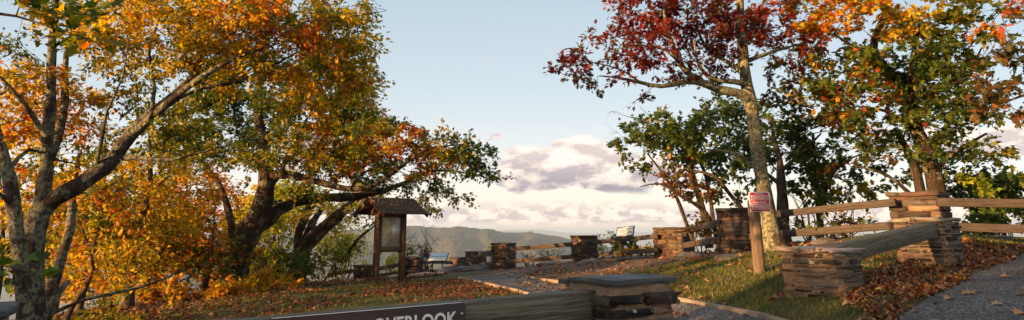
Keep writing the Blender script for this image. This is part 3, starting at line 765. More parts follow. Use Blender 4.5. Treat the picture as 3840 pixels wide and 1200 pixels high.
# ================================================================== NOTICE BOARD (kiosk)
def kiosk():
    A=at(1408,1056,18.0); Bp=at(1484,1053,18.6)
    u=np.array([.70,.714,0]); v=np.array([.714,-.70,0]); up=np.array([0,0,1.])
    z0=gz(A[0],A[1]); sp=.80; Bc=A+u*sp; ctr=(A+Bc)/2
    base=empty('notice_board',(ctr[0],ctr[1],z0),'brown wooden notice board with a shingled gable roof on two posts','notice board')
    hw=.064
    ze=at(1451,801,17.6)[2]; zr=at(1372,738,17.5)[2]
    for P in (A,Bc):
        zb=gz(P[0],P[1]); mb=MB(); zt=ze+.12
        mb.add(boxv((P[0],P[1],(zb-.3+zt)/2),u*hw,v*hw,(0,0,(zt-zb+.3)/2)),BOXF); mb.build('post',M_KIOSK,base)
    # display frame between the posts
    zt=at(1450,812,18.2)[2]; zb_=at(1450,945,18.2)[2]; zp=at(1450,926,18.2)[2]
    f=ctr
    inner=(sp-2*hw)/2-.002
    fr=MB()
    fr.add(boxv((f[0],f[1],(zb_+zp)/2),u*(inner+.06),v*.05,(0,0,(zp-zb_)/2)),BOXF)   # bottom beam
    fr.add(boxv((f[0],f[1],zt+.04),u*inner,v*.05,(0,0,.06)),BOXF)
    for sg in (-1,1):
        c=f+u*sg*(inner-.02); fr.add(boxv((c[0],c[1],(zp+zt-.02)/2),u*.018,v*.045,(0,0,(zt-.02-zp)/2-.001)),BOXF)
    fo=fr.build('display_frame',M_KIOSK,base)
    # faded poster behind glazing: soft bands of landscape colours
    pm=MB(); gx,gy=14,18; W=inner-.04; H=(zt-.02-zp)/2; cz=(zt-.02+zp)/2; r=np.random.default_rng(9)
    V=[];C=[]
    for j in range(gy+1):
        for i in range(gx+1):
            x=-W+2*W*i/gx; y=-H+2*H*j/gy; V.append(f+u*x+up*(cz-f[2]+y)*1.0+v*.012)
            t=j/gy+.06*math.sin(i*.5)
            base_c=np.array((.8,.76,.58)) if t>.82 else np.array((.75,.56,.4)) if t>.66 else np.array((.72,.66,.45)) if t>.5 else np.array((.55,.55,.36))
            if .12<t<.5 and i>4: base_c=np.array((.5,.32,.25))
            if t<.16: base_c=np.array((.42,.42,.28))
            C.append(np.minimum(base_c*r.uniform(1.05,1.3),.93))
    V=np.array(V);C=np.array(C); i=np.arange(gy)[:,None]*(gx+1);j=np.arange(gx)[None]
    pm.add(V,np.stack([i+j,i+j+1,i+gx+2+j,i+gx+1+j],-1).reshape(-1,4)); pm.C=[C]
    pm.build('poster',M_POSTER,base,True,True)
    gm,nt,out=newmat('glazing'); h=NT(nt)
    t=h.n('ShaderNodeBsdfTransparent',{'Color':(.98,.99,.98,1)}); gl=h.n('ShaderNodeBsdfGlossy',{'Roughness':.4}); fz=h.n('ShaderNodeFresnel',{'IOR':1.5})
    mx=h.n('ShaderNodeMixShader',{0:h.math('MULTIPLY',fz.outputs[0],.4)}); nt.links.new(t.outputs[0],mx.inputs[1]); nt.links.new(gl.outputs[0],mx.inputs[2]); nt.links.new(mx.outputs[0],out.inputs[0])
    g_=MB(); g_.add(boxv(f+up*(cz-f[2])+v*.034,u*(W-.001),v*.003,up*H),BOXF); g_.build('glass_pane',gm,base)
    # gable roof
    Lr=.72; hwid=.67; pitch=(zr-ze)/hwid
    rc=ctr+v*0
    for sg in (1,-1):
        mb=MB(); n=11; r=np.random.default_rng(20+sg)
        # deck
        for k in range(n):
            t0=k/n; t1=(k+1)/n+.05
            x=-Lr
            while x<Lr-.01:
                w=r.uniform(.07,.16); w=min(w,Lr-x); 
                a0=t0; a1=min(t1+r.uniform(-.015,.02),1.06)
                pA=np.array([rc[0],rc[1],zr])+v*sg*hwid*a0-up*(zr-ze)*a0+up*(.012); pB=np.array([rc[0],rc[1],zr])+v*sg*hwid*a1-up*(zr-ze)*a1+up*(.032+r.uniform(-.004,.006))
                q0=u*(x+.003);q1=u*(x+w-.003); tn=up*-.016
                V=np.array([pA+q0,pA+q1,pB+q1,pB+q0,pA+q0+tn,pA+q1+tn,pB+q1+tn,pB+q0+tn])
                mb.add(V,np.array([(0,1,2,3),(7,6,5,4),(0,4,5,1),(1,5,6,2),(2,6,7,3),(3,7,4,0)])); x+=w
        mb.build('shingles',M_SHINGLE,base)
        # rafters + eave boards
        rb=MB(); 
        for xx in (-Lr+.03,Lr-.03):
            a=np.array([rc[0],rc[1],zr-.008])+u*xx; b=a+v*sg*hwid-up*(zr-ze); m_=(a+b)/2-up*.045; nn=np.cross(b-a,u); nn/=np.linalg.norm(nn)
            rb.add(boxv(m_,u*.02,(b-a)/2*.985,nn*.035),BOXF)
        a=np.array([rc[0],rc[1],zr-.012]); b=a+v*sg*hwid-up*(zr-ze); nn=np.cross(b-a,u); nn/=np.linalg.norm(nn)
        rb.add(boxv((a+b)/2,u*(Lr-.055),(b-a)/2*.98,nn*.006),BOXF)
        rb.build('rafters',M_KIOSK,base)
    gb=MB()
    for xx in (-.45,):
        a=np.array([rc[0],rc[1],0])+u*xx
        V=np.array([a+v*-hwid*.93+up*(ze+.0),a+v*hwid*.93+up*(ze+.0),a+up*(zr-.06)]); V2=V+u*.02
        gb.add(np.concatenate([V,V2]),[np.array([(0,1,2),(5,4,3)]),np.array([(0,3,4,1),(1,4,5,2),(2,5,3,0)])])
    gb.build('gable_board',M_KIOSK,base)
kiosk()

# ================================================================== WAYSIDE PANELS
M_DARKMETAL=plain('dark_metal',(.03,.03,.035),.5,.4,.3)
def wayside(label,TL,TR,BR,BL,kind,legs_to=None,tiltd=.3):
    """corners (px,py,Y)"""
    P=[at(*q) for q in (BL,BR,TR,TL)]
    o=P[0]; c=sum(P)/4; base=empty('interpretive_panel',(c[0],c[1],legs_to if legs_to is not None else P[0][2]),label,'information panel')
    X=P[1]-P[0]; Yv=P[3]-P[0]; W=np.linalg.norm(X);H=np.linalg.norm(Yv); Z=np.cross(X,Yv);Z/=np.linalg.norm(Z)
    if Z[1]>0: Z=-Z
    fr=(o,X/W,Yv/H,Z)
    mb=MB(); plate(mb,np.array([(-.025,-.025),(W+.025,-.025),(W+.025,H+.025),(-.025,H+.025)]),-.03,.0,fr); mb.build('frame',M_DARKMETAL,base)
    pm=MB(); nx,ny=28,18; r=np.random.default_rng(3)
    V=[];C=[]
    for j in range(ny):
        for i in range(nx):
            x0,x1,y0,y1=i/nx,(i+1)/nx,j/ny,(j+1)/ny; q=[]
            for (a,b) in ((x0,y0),(x1,y0),(x1,y1),(x0,y1)): q.append(o+X*a+Yv*b+Z*.004)
            x,y=(x0+x1)/2,(y0+y1)/2
            if kind=='view':
                rid=.56+.04*math.sin(x*7+1)
                if y>rid: cc=(.34,.44,.52)
                elif y>rid-.07: cc=(.06,.09,.12)
                elif y>.1: 
                    t=fbm(np.array([x*4.]),np.array([y*9.]),3,2)[0]; cc=(.35+.3*t,.40+.2*t,.42+.1*t)
                else: cc=(.5,.5,.46)
            else:
                cc=(.52,.56,.58)
                if y>.84 and x<.35: cc=(.22,.2,.3)
                if .66<y<.76 and x>.6: cc=(.2,.22,.26)
                if y>.78 and .35<x<.75: cc=(.5,.52,.38)
                if y<.55 and .62<x<.74: cc=(.6,.5,.24)
                if .2<y<.45 and .78<x<.93: cc=(.16,.2,.3)
                if y<.4 and x<.25: cc=(.3,.46,.55)
                if .1<y<.5 and .38<x<.52 and (j%2==0): cc=(.25,.3,.36)
                if abs(y-.62)<.03 and x<.3: cc=(.18,.2,.24)
            n=len(V); V+=q; C+=[cc]*4
            
    V=np.array(V); pm.add(V,np.arange(len(V)).reshape(-1,4)); pm.C=[np.array(C)]
    pm.build('printed_face',M_PRINT,base,False,True)
    for t in (.22,.78):
        lg=MB(); a=o+X*t+Yv*.3-Z*.02; zb=legs_to if legs_to is not None else a[2]-.3
        lg.add(boxv((a[0],a[1]+.03,(a[2]+zb)/2),(.022,0,0),(0,.022,0),(0,0,(a[2]-zb)/2)),BOXF); lg.build('leg',M_DARKMETAL,base)
c=at(1640,985,26.2)
wayside('low tilted scenery panel with a sky and ridge picture in front of the rail',(1617,948,26.9),(1681,948,26.9),(1670,978,26.3),(1604,978,26.3),'view',gz(c[0],c[1])-.1)
wayside('raised tilted panel of maps and text standing above the fence rail',(2316,854,21.2),(2379,848,20.7),(2372,881,20.3),(2310,887,20.8),'map',at(2340,892,20.8)[2]-.7)
# ================================================================== ROCKS
def ico(n=3):
    import bmesh
    bm=bmesh.new(); bmesh.ops.create_icosphere(bm,subdivisions=n,radius=1); V=np.array([v.co for v in bm.verts]); Fq=np.array([[v.index for v in f.verts] for f in bm.faces]); bm.free(); return V,Fq
IV,IF=ico(4)
def rock(label,px,py,Y,rx,ry,rz,seed=1,rot=0):
    r=np.random.default_rng(seed); p=at(px,py,Y); z=gz(p[0],p[1]); V=IV.copy()
    n=fbm(V[:,0]*1.7+seed*3,V[:,1]*1.7+V[:,2]*2.1,4,seed)-.45; n2=fbm(V[:,0]*5+seed,V[:,2]*9+V[:,1]*4,3,seed+5)-.45
    V=V*(1+.55*n+.16*n2)[:,None]; V[:,2]=np.round(V[:,2]*5+.3*n)/5*.5+V[:,2]*.5
    V=V*np.array([rx*.62,ry*.6,rz*.62]); c,s_=math.cos(rot),math.sin(rot); V=V@np.array([[c,s_,0],[-s_,c,0],[0,0,1]])
    V=V+np.array([0,0,-rz*.08])
    o=mk('rock',V,[IF],M_ROCK,None,False); o.location=(p[0],p[1],z); meta(o,label,'rock','rock outcrops along the fence')
for a in [('grey rock ledge left of the notice board below the sunlit shrubs',1295,1045,24,1.1,.8,.3,1),
 ('flat grey rock behind the notice board posts',1450,1045,24,1.0,.6,.22,2),
 ('grey rock hump in front of the low scenery panel',1600,1030,25,1.1,.7,.22,3),
 ('long dark rock hump at the foot of the shaded pillar',1715,1008,25.5,1.3,.7,.3,4),
 ('dark rock hump right of the shaded pillar before the tall pillar',1800,1004,25,1.0,.7,.3,14),
 ('low rock at the foot of the rails left of the map panel pillar',2085,978,22.5,1.,.6,.16,5),
 ('jagged rock at the base of the pillar left of the tilted map panel',2225,972,20.5,.75,.5,.2,6),
 ('rock under the lower rail beneath the green plants',2390,958,20,.9,.5,.14,7),
 ('brown rock mound at the foot of the flat topped pillar',2590,965,15.5,.55,.4,.22,8),
 ('dark rock in the grass left of the warning post',2740,950,13,.5,.35,.17,9),
 ('reddish boulder behind the thick rail beneath the long lower fence rail',3090,885,12.6,.38,.3,.17,10),
 ('grey rock at the far right under the fence among fallen leaves',3745,893,11.8,.5,.3,.1,11)]:
    rock(*a)

# ================================================================== TREES
# left foreground maple, trunk out of frame, boughs hanging in at the corners
make_tree('maple_tree','maple boughs of dark green hand shaped leaves hanging in at the top left corner','tree',
 [[(-900,1300,4.2,.14),(-850,700,4.2,.13),(-780,200,4.3,.11),(-700,-300,4.4,.08)],
  [(-800,300,4.3,.06),(-500,100,4.6,.035),(-200,40,4.9,.02),(60,60,5.1,.01),(230,120,5.2,.004)],
  [(-840,900,4.2,.04),(-400,980,4.5,.02),(-60,1010,4.7,.01),(110,1020,4.8,.004)]],
 [(60,70,5.1,190,110,.5,1.2),(250,150,5.2,120,90,.4,1.),(330,40,5.4,60,60,.3,.7),(-40,190,5.,90,60,.4,.8,GOLD),(60,1020,4.8,150,38,.25,.9),(-300,100,4.6,200,120,.6,.9)],
 kind='maple',leaf=.095,pal=DEEP,cr=.26,lpc=48,flat=.25,seed=41,mat=M_DARKBARK)
# left birch group
make_tree('birch_tree','big forked birch at left with a lichen covered limb sweeping up to the right','tree',
 [[(118,1420,8.4,.19),(120,1200,8.4,.16),(118,1000,8.4,.135),(130,880,8.4,.13),(150,790,8.4,.12)],
  [(150,800,8.4,.10),(205,745,8.4,.105),(280,705,8.4,.10),(350,655,8.4,.098),(420,600,8.5,.095),(490,500,8.6,.085),(580,420,8.7,.075),(700,320,8.9,.06),(745,240,9,.045),(765,120,9.1,.03),(770,-60,9.2,.02)],
  [(470,525,8.6,.06),(560,450,8.5,.055),(650,370,8.4,.045),(740,300,8.3,.038),(860,230,8.3,.03),(960,190,8.4,.018),(1090,150,8.5,.008)],
  [(640,380,8.4,.03),(760,330,8.6,.028),(900,305,8.8,.024),(1060,225,9,.014),(1200,150,9.2,.006)],
  [(148,800,8.4,.10),(168,690,8.4,.085),(172,570,8.4,.07),(190,400,8.3,.062),(195,200,8.2,.05),(210,0,8.1,.035),(220,-200,8,.02)],
  [(165,640,8.4,.06),(215,520,8.6,.055),(240,380,8.8,.05),(245,200,9,.035),(300,30,9.2,.02),(330,-150,9.3,.01)],
  [(720,290,8.9,.03),(690,200,8.9,.022),(680,60,9,.014),(700,-100,9,.006)],
  [(415,600,8.5,.035),(520,590,8.4,.028),(640,600,8.3,.02),(800,560,8.4,.012),(950,570,8.5,.005)],[(350,655,8.4,.03),(380,540,8.3,.024),(400,420,8.2,.018),(460,290,8.2,.01),(480,150,8.3,.005)],[(178,520,8.4,.035),(120,430,8.2,.03),(40,330,8,.022),(-60,230,7.8,.012)],[(560,450,8.6,.03),(580,330,8.7,.024),(560,200,8.8,.018),(600,60,9,.01)],
  [(1000,170,8.4,.012),(1150,80,8.6,.01),(1330,60,8.8,.006),(1450,40,9,.003)]],
 [(560,120,8.8,300,170,1.1,2.2),(850,150,8.8,260,190,1.,2.6),(1120,130,9.2,230,150,1.,2.9),(1270,130,9.3,130,150,.8,2.6),(1180,320,9.6,190,110,.9,2.4),(330,250,9,210,190,1.,1.2),(120,420,9,200,180,1.,1.3),(500,330,9.2,200,120,1.,.8),(700,480,9.4,160,110,.8,1.2),(980,-80,9,500,120,1.4,1.5),(350,-60,9,400,120,1.2,1.3),(1390,30,9,30,30,.3,.5),(1330,250,9.4,70,110,.5,2.),(330,560,8.2,150,60,.4,.35),(620,420,8.2,160,80,.4,.4),(120,250,7.8,120,90,.5,.5),(60,480,9.6,120,120,.8,1.5),(300,430,9.8,130,90,.8,1.3),(30,200,9.6,110,120,.8,1.4)],
 kind='oval',leaf=.068,pal=GOLD,mat=M_BIRCH,cr=.30,lpc=120,seed=42,flat=.5)
make_tree('birch_tree','leaning lichen grey birch stem at the far left edge of the photo','tree',
 [[(95,1330,8.0,.10),(90,1080,8,.085),(62,860,8,.08),(40,680,8,.075),(10,560,8,.065),(-40,380,8,.05),(-80,100,8,.03)],
  [(50,780,8,.03),(10,735,7.8,.022),(-60,700,7.6,.012)],[(30,640,8,.03),(110,560,8.2,.022),(210,600,8.6,.013),(330,620,9,.006)]],
 [(40,520,8.3,110,90,.6,.9),(-60,250,8.2,120,160,.8,1.2),(60,640,8.6,80,60,.4,.7),(240,640,9,120,60,.5,.7)],
 kind='oval',leaf=.085,mat=M_BIRCH,cr=.26,lpc=60,seed=43)
make_tree('birch_tree','short slanting birch stem low in the bottom left corner among dead branches','tree',
 [[(130,1420,8.8,.10),(165,1180,8.9,.085),(215,1000,9,.07),(262,860,9.2,.055),(270,720,9.5,.045),(300,580,9.8,.03)],[(140,1250,8.6,.05),(200,1130,8.7,.045),(250,1060,8.9,.028)],
  [(160,1190,8.9,.03),(330,1120,9.5,.025),(520,1080,10,.02),(700,1010,10.5,.01)]],
 [(310,620,9.8,110,90,.6,1.),(300,800,10,110,90,.6,.8)],kind='oval',leaf=.08,mat=M_BIRCH,cr=.26,lpc=54,seed=44)
# central oak
make_tree('oak_tree','large spreading oak left of the notice board with a low limb reaching over its roof','tree',
 [[(850,1180,17,.55),(868,1100,17,.38),(880,1020,17,.31),(905,930,17,.29),(945,850,17,.28),(978,780,17,.23),(1000,700,17,.21),(1000,610,17,.17),(985,520,17,.14),(965,400,17.2,.11),(980,250,17.4,.08),(1010,80,17.6,.05)],
  [(950,850,17,.17),(1030,795,17.4,.16),(1110,755,17.9,.145),(1200,742,18.4,.13),(1310,736,19,.11),(1400,722,19.4,.09),(1500,690,19.6,.06),(1620,640,19.6,.04),(1760,650,19.6,.02),(1860,680,19.6,.008)],
  [(1003,660,17,.13),(1080,655,16.8,.10),(1180,680,16.6,.085),(1290,705,16.3,.07),(1380,700,16.1,.06),(1480,640,16,.045),(1600,560,16,.025),(1740,540,16,.01)],
  [(880,1000,17,.12),(872,880,17.2,.10),(855,780,17.3,.085),(815,680,17.5,.065),(750,600,17.7,.045),(680,540,18,.02)],
  [(960,870,17,.09),(1010,840,17.3,.075),(1060,790,17.6,.05),(1120,700,18,.03)],
  [(1000,700,17,.10),(1045,660,17.5,.06),(1090,560,18,.05),(1160,430,18.2,.03),(1230,330,18.4,.015)],
  [(1320,700,16.2,.035),(1360,650,16,.03),(1450,620,15.8,.02),(1560,680,15.7,.008)]],
 [(1000,480,17.4,330,150,2.2,1.25),(1220,430,17,200,150,1.8,1.9),(820,520,18,220,120,1.6,1.4),(1180,580,16.6,260,110,1.5,1.5),(1400,520,16.4,170,95,1.3,2.),(1560,560,16.2,150,90,1.1,2.),
  (1690,590,16.3,120,75,.9,1.9),(1800,620,16.4,80,55,.7,1.7),(1860,670,19.2,48,26,.5,1.4),(1540,670,19.6,170,60,.9,1.6),(1660,720,19.6,90,42,.6,1.2),(1600,770,19.8,60,30,.5,.9),(1330,640,18.5,170,60,1.,1.3),(1080,720,17.6,150,60,1.2,.5),(1280,260,17.4,130,110,1.3,1.7),(1330,370,17,90,80,1.,1.6),(1330,470,17,110,60,1.,1.6),(700,420,18,130,120,1.2,1.3),(840,330,18,160,130,1.4,1.2),(980,250,18,330,130,2,1.)],
 kind='oak',leaf=.112,pal=OAK,mat=M_BARK,cr=.42,lpc=114,seed=45,flat=.4,twr=.005)
make_tree('oak_tree','stout oak leaning right in shade behind the notice board limb','tree',
 [[(1080,1130,22,.36),(1120,1010,22,.28),(1140,930,22,.25),(1195,870,22,.22),(1265,810,22,.18),(1330,750,22,.13),(1400,680,22,.1)],
  [(1125,960,22,.15),(1115,890,22,.13),(1150,800,22.3,.11),(1170,700,22.6,.07)],[(1135,930,22,.16),(1175,830,22.5,.12),(1210,780,23,.07)],
  [(1300,960,23,.06),(1340,900,23,.05),(1400,850,23.2,.03),(1460,800,23.4,.015)]],
 [(1200,790,22.5,170,80,1.6,1.2,YG),(1330,740,22.5,130,70,1.4,.9,OAK),(1050,760,23,130,90,1.5,1.2,YG),(1400,780,22.5,90,50,1.,.8,OAK)],
 kind='oak',leaf=.125,pal=OAK,mat=M_BARK,cr=.42,lpc=84,seed=46,twr=.005)
# understory
UND=[('slender golden beech sapling just right of the birch trunks',330,13,1.5,.05,GOLD,380,760),('thin beech sapling at the far left behind the birch trunks',20,13.5,1.4,.05,GOLD,10,800),('crooked dark sapling between the birches and the lawn corner',430,15,1.6,.07,GOLD,460,840),
 ('dark straight young tree standing at the left end of the lawn',515,14,1.5,.09,GOLD,560,700),('spindly orange leaved sapling left of the big oak',655,18,1.4,.06,RUST,650,930),('young yellow maple behind the left end of the lawn',600,20,1.4,.08,YG,600,760),
 ('bushy golden sapling immediately left of the oak trunk',770,20,1.4,.07,GOLD,740,880),('straight thin trunk with orange leaves crossing the oak foot',790,16,1.2,.06,RUST,790,1000),('yellow green sapling glimpsed between the two oaks',1040,24,1.5,.07,YG,1030,880),
 ('small golden tree deep in the woods above the lawn corner',200,19,1.5,.08,GOLD,230,900),('thin leaning sapling among the low golden leaves at bottom left',270,11,1.2,.045,GOLD,350,1010),('dark sapling in the woods with rust coloured low leaves',900,25,1.6,.07,RUST,920,960),('slim sapling with yellow leaves behind the lawn edge',470,23,1.6,.08,GOLD,420,960)]
for i,(lb,px,Y,den,r0,pal,cx_,cy_) in enumerate(UND):
    p=at(px,900,Y); zb=gz(p[0],p[1]); v=proj((p[0],p[1],zb-.15))
    r=np.random.default_rng(100+i); tx=px+r.normal(0,40); top=cy_-230
    k=Y/2495
    make_tree('young_tree',lb,'tree',[[(v[0],v[1],Y,r0*1.1),(px+r.normal(0,10),(v[1]+cy_)/2,Y,r0),(cx_,cy_,Y,r0*.6),(tx,top,Y,r0*.2)],[(px,cy_+60,Y,r0*.5),(px+120*r.choice([-1,1]),cy_-40,Y,r0*.15)]],
      [(cx_,cy_,Y,170*14/Y+60,120,1.6,den),(cx_+r.normal(0,90),cy_+150,Y-.5,150,100,1.3,den*1.0),(cx_+r.normal(0,90),cy_-150,Y,140,90,1.4,den*.9)],
      kind='oval' if pal is not RUST else 'maple',leaf=.07+.0016*Y,pal=pal,mat=M_DARKBARK,cr=.36,lpc=84,seed=200+i,group='young trees in the woods at left')
# shrubs
def shrub(name,label,px,py,Y,rx,ry,pal,kind='oval',leaf=.08,den=1.4,n=5,seed=1,cr=.24,lpc=48,bare=False,mat=None):
    p=at(px,py,Y); r=np.random.default_rng(seed); zb=gz(p[0],p[1])-.1; v=proj((p[0],p[1],zb))
    L=[[(v[0]+r.normal(0,3),v[1],Y,.012+.004*Y/10),(px+r.uniform(-.4,.4)*rx,(v[1]+py)/2,Y,.01),(px+r.uniform(-.9,.9)*rx,py+r.uniform(-.8,.2)*ry,Y+r.normal(0,.2),.004)] for _ in range(n)]
    return make_tree(name,label,'plant' if not bare else 'shrub',L,[(px,py,Y,rx,ry,max(.25,rx*Y/2495*.8),den)],kind=kind,leaf=leaf,pal=pal,mat=mat or M_DARKBARK,cr=cr,lpc=0 if bare else lpc,seed=seed,group='shrubs and plants along the overlook')
shrub('shrub','bright yellow green shrub lit by the sun left of the notice board',1300,930,27.5,110,70,YG,seed=61,den=1.8,leaf=.12,cr=.35)
shrub('shrub','tall golden shrub filling the gap between the leaning oak and the notice board',1290,860,25,75,110,GOLD,seed=90,den=1.0,leaf=.10,cr=.34,lpc=54)
shrub('shrub','low green shrub on the lawn edge below the leaning oak',1210,985,21,95,55,OAK,seed=62,den=1.8,leaf=.09)
shrub('shrub','dark green shrub at the foot of the leaning oak',1130,1020,20,80,45,GREEN,seed=63,den=1.6,leaf=.09)
shrub('shrub','golden shrub seen between the two posts of the notice board',1447,975,28,45,50,YG,seed=64,den=1.5,leaf=.11,cr=.3)
shrub('shrub','green shrub peeping over the sunlit pillar right of the notice board',1530,940,28.5,34,26,GOLD,seed=65,den=1.3,leaf=.1)
shrub('shrub','crimson shrub left of the low scenery panel',1590,950,28.3,34,44,RED,'oak',.10,1.3,4,66,.26,36)
shrub('bare_shrub','leafless grey shrub with fine twigs behind the crimson shrub',1610,890,29,52,52,RED,seed=67,bare=True,den=1.,n=7)
shrub('bare_shrub','leafless twiggy shrub right of the notice board',1530,890,28,48,52,RED,seed=68,bare=True,den=1.,n=6)
shrub('plant','green leafy plant beneath the tilted map panel',2335,925,21.3,52,30,GREEN,'maple',.10,1.9,5,69,.2,48)
shrub('plant','small yellow green plant climbing behind the pillar left of the map panel',2262,922,22.5,26,34,YG,seed=70,den=1.,leaf=.1,cr=.2,lpc=30)
shrub('plant','thin sprig standing up beside the left edge of the map panel',2295,868,21.5,12,12,GREEN,seed=71,den=.8,leaf=.08,cr=.12,lpc=18,n=2)
shrub('plant','sparse weeds seen under the rails left of the second tall pillar',2060,948,24.4,70,20,OAK,seed=72,den=.4,leaf=.08,cr=.16,lpc=12,n=16)
shrub('plant','sparse weeds with dry stems just right of the tall pillar',1985,955,24.8,50,18,OAK,seed=73,den=.35,leaf=.07,cr=.16,lpc=12,n=14)
shrub('plant','trailing leafy sprig by the upper rail right of the shaded pillar',1838,950,26,16,26,YG,seed=74,den=1.,leaf=.09,cr=.16,lpc=24,n=3)
shrub('plant','low rust coloured brush beneath the lower rail under the map panel',2400,948,20.6,80,14,RUST,seed=75,den=1.2,leaf=.09,cr=.18,n=8)
shrub('plant','rust leaved brush between the flat topped pillar and the broad pillar',2630,870,16.6,60,55,DULL,'oak',.1,.9,6,76,.24,36)
shrub('shrub','dark green thicket filling the space behind the right edge rails',3740,720,14,200,75,GREEN,'maple',.13,2.3,9,77,.3,48)
shrub('shrub','low dark bushes under the right edge rails',3720,850,13.2,180,30,GREEN,'maple',.12,1.8,9,78,.24,42)
shrub('shrub','low bushes in shadow behind the long lower fence rail',3120,850,13.6,190,36,GREEN,'oval',.10,1.3,9,79,.24,40)
shrub('shrub','sparse yellow green bush above the long upper fence rail',3150,720,15.5,190,80,OAK,'maple',.12,.7,9,80,.28,36)
shrub('shrub','orange tinged bush between the oak trunk and the fence rails',3010,690,15,110,90,GREEN,'maple',.13,.8,6,81,.28,36)

# right-hand trees
DENS=1.75
make_tree('oak_tree','lichen covered oak with crimson leaves leaning behind the warning post','tree',
 [[(2925,990,13,.34),(2915,945,13,.29),(2900,890,13,.18),(2890,830,13,.15),(2872,720,13,.135),(2852,600,13,.125),(2835,480,13,.12),(2820,380,13,.12),(2800,260,13,.11),(2788,120,13,.09),(2780,-40,13,.07),(2770,-300,13,.04)],
  [(2828,385,13,.10),(2770,350,12.9,.09),(2700,335,12.8,.08),(2640,312,12.7,.07),(2590,280,12.6,.06),(2550,235,12.5,.05),(2530,180,12.4,.042),(2500,100,12.3,.035),(2485,-20,12.2,.018)],
  [(2640,315,12.7,.055),(2570,305,12.5,.05),(2480,322,12.3,.04),(2400,308,12.2,.032),(2320,292,12.1,.022),(2250,285,12,.01)],
  [(2400,308,12.2,.02),(2330,262,12.1,.015),(2230,235,12,.009),(2160,225,12,.004)],
  [(2560,250,12.5,.03),(2500,190,12.4,.025),(2420,170,12.3,.015),(2330,170,12.2,.006)],
  [(2815,320,13,.06),(2750,305,12.8,.05),(2680,300,12.7,.04),(2620,250,12.6,.03),(2600,150,12.6,.015)],
  [(2805,290,13,.055),(2740,240,13.2,.045),(2650,180,13.4,.035),(2610,80,13.6,.02),(2620,-60,13.7,.01)],
  [(2800,230,13,.05),(2880,200,13.2,.035),(2980,170,13.4,.02),(3060,150,13.5,.008)],
  [(2795,160,13,.05),(2850,40,13.2,.035),(2900,-80,13.4,.015)],
  [(2905,930,13,.12),(2875,965,12.8,.07),(2865,985,12.7,.03)],[(2915,930,13,.12),(2950,960,12.9,.07),(2970,985,12.8,.03)],
  [(2850,640,13,.06),(2810,610,13.2,.05),(2740,570,13.6,.035),(2640,560,14,.015)]],
 [(2160,235,12,85,60,.5,1.2),(2230,250,12,85,65,.55,1.4),(2170,150,12.1,45,32,.3,.9),(2340,190,12.2,110,75,.7,1.5),(2300,300,12.1,70,28,.4,.7),(2430,130,12.3,140,100,.8,1.7),(2360,20,12.3,70,50,.6,1.5),(2480,20,12.4,120,90,.8,1.9),(2560,230,12.7,130,80,.7,1.1),
  (2600,80,12.9,140,110,1.,1.9),(2730,130,13.3,130,130,1.1,1.8),(2860,90,13.4,130,130,1.1,1.8),(2960,180,13.5,110,80,.8,1.4),(2920,290,13.6,80,50,.7,.9),(2680,-120,13,350,100,1.6,1.2),(2440,360,13,60,38,.5,.5),(2700,250,13.2,90,50,.7,.8)],
 kind='oak',leaf=.108,pal=RED,mat=M_LICH,cr=.26,lpc=42,seed=47,flat=.6,twr=.0045)
DENS=1.5
make_tree('maple_tree','dark green tree in two thin stems behind the flat topped pillar','tree',
 [[(2660,930,18,.11),(2650,850,18,.085),(2620,740,18,.08),(2590,640,18.2,.07),(2570,560,18.4,.05),(2580,460,18.6,.03)],
  [(2600,900,18,.06),(2575,840,18,.05),(2530,730,17.8,.045),(2490,660,17.6,.035),(2430,580,17.4,.02)],
  [(2780,780,17.6,.055),(2730,720,17.4,.05),(2680,660,17.4,.045),(2600,640,17.5,.03)],
  [(2690,880,17,.06),(2640,790,16.8,.05),(2560,740,16.6,.04),(2480,690,16.5,.025),(2400,700,16.4,.01)]],
 [(2390,520,17.5,95,65,.9,1.5),(2500,480,18,130,100,1.3,1.8),(2650,520,18,150,120,1.5,1.8),(2780,600,18.5,130,100,1.3,1.4),(2570,600,17.6,140,60,1.,1.2),(2400,610,17.3,80,36,.7,.9),(2750,470,18.6,140,90,1.4,1.6),(2480,700,16.6,120,50,.7,.7,DULL),(2610,700,16.8,120,70,.8,.7,DULL),(2740,700,18,100,70,.9,.9),(2640,800,17,60,40,.5,.5,DULL),(2760,400,17,110,50,1.,.9)],
 kind='maple',leaf=.112,pal=GREEN,mat=M_DARKBARK,cr=.34,lpc=66,seed=48,twr=.005)
make_tree('bare_tree','leafless grey treetop with fine twigs left of the red oak limb','tree',
 [[(2700,1000,19,.07),(2680,850,19,.06),(2640,640,19,.045),(2560,540,19,.03),(2450,470,19,.018),(2330,430,19,.006)],[(2560,540,19,.02),(2480,480,19,.012),(2400,400,19,.006)],[(2500,520,19,.014),(2420,530,19,.01),(2350,540,19,.005)]],
 [(2420,440,19,95,75,.8,.55),(2370,500,19,60,30,.5,.4),(2290,420,19,18,14,.2,.3)],lpc=0,cr=.42,mat=M_DARKBARK,seed=49,twr=.004)
make_tree('maple_tree','dark trunked maple right of the red oak behind the upper rail','tree',
 [[(2950,960,15,.16),(2942,880,15,.125),(2935,760,15,.12),(2932,690,15,.10),(2925,600,15.2,.07),(2905,520,15.4,.04),(2890,440,15.5,.02)],[(2935,700,15,.05),(2860,640,15.2,.04),(2790,600,15.4,.02)],[(2930,640,15,.05),(3000,580,15,.04),(3080,500,15,.02)]],
 [(2890,450,15.6,120,90,1.,1.3),(3000,520,15.4,120,90,1.,1.5),(2900,620,15.4,110,60,.9,1.),(3040,400,15.6,110,80,1.,1.3,RUST),(3080,620,15.4,110,60,.9,.9)],
 kind='maple',leaf=.11,pal=GREEN,mat=M_DARKBARK,cr=.32,lpc=66,seed=50,twr=.0045)
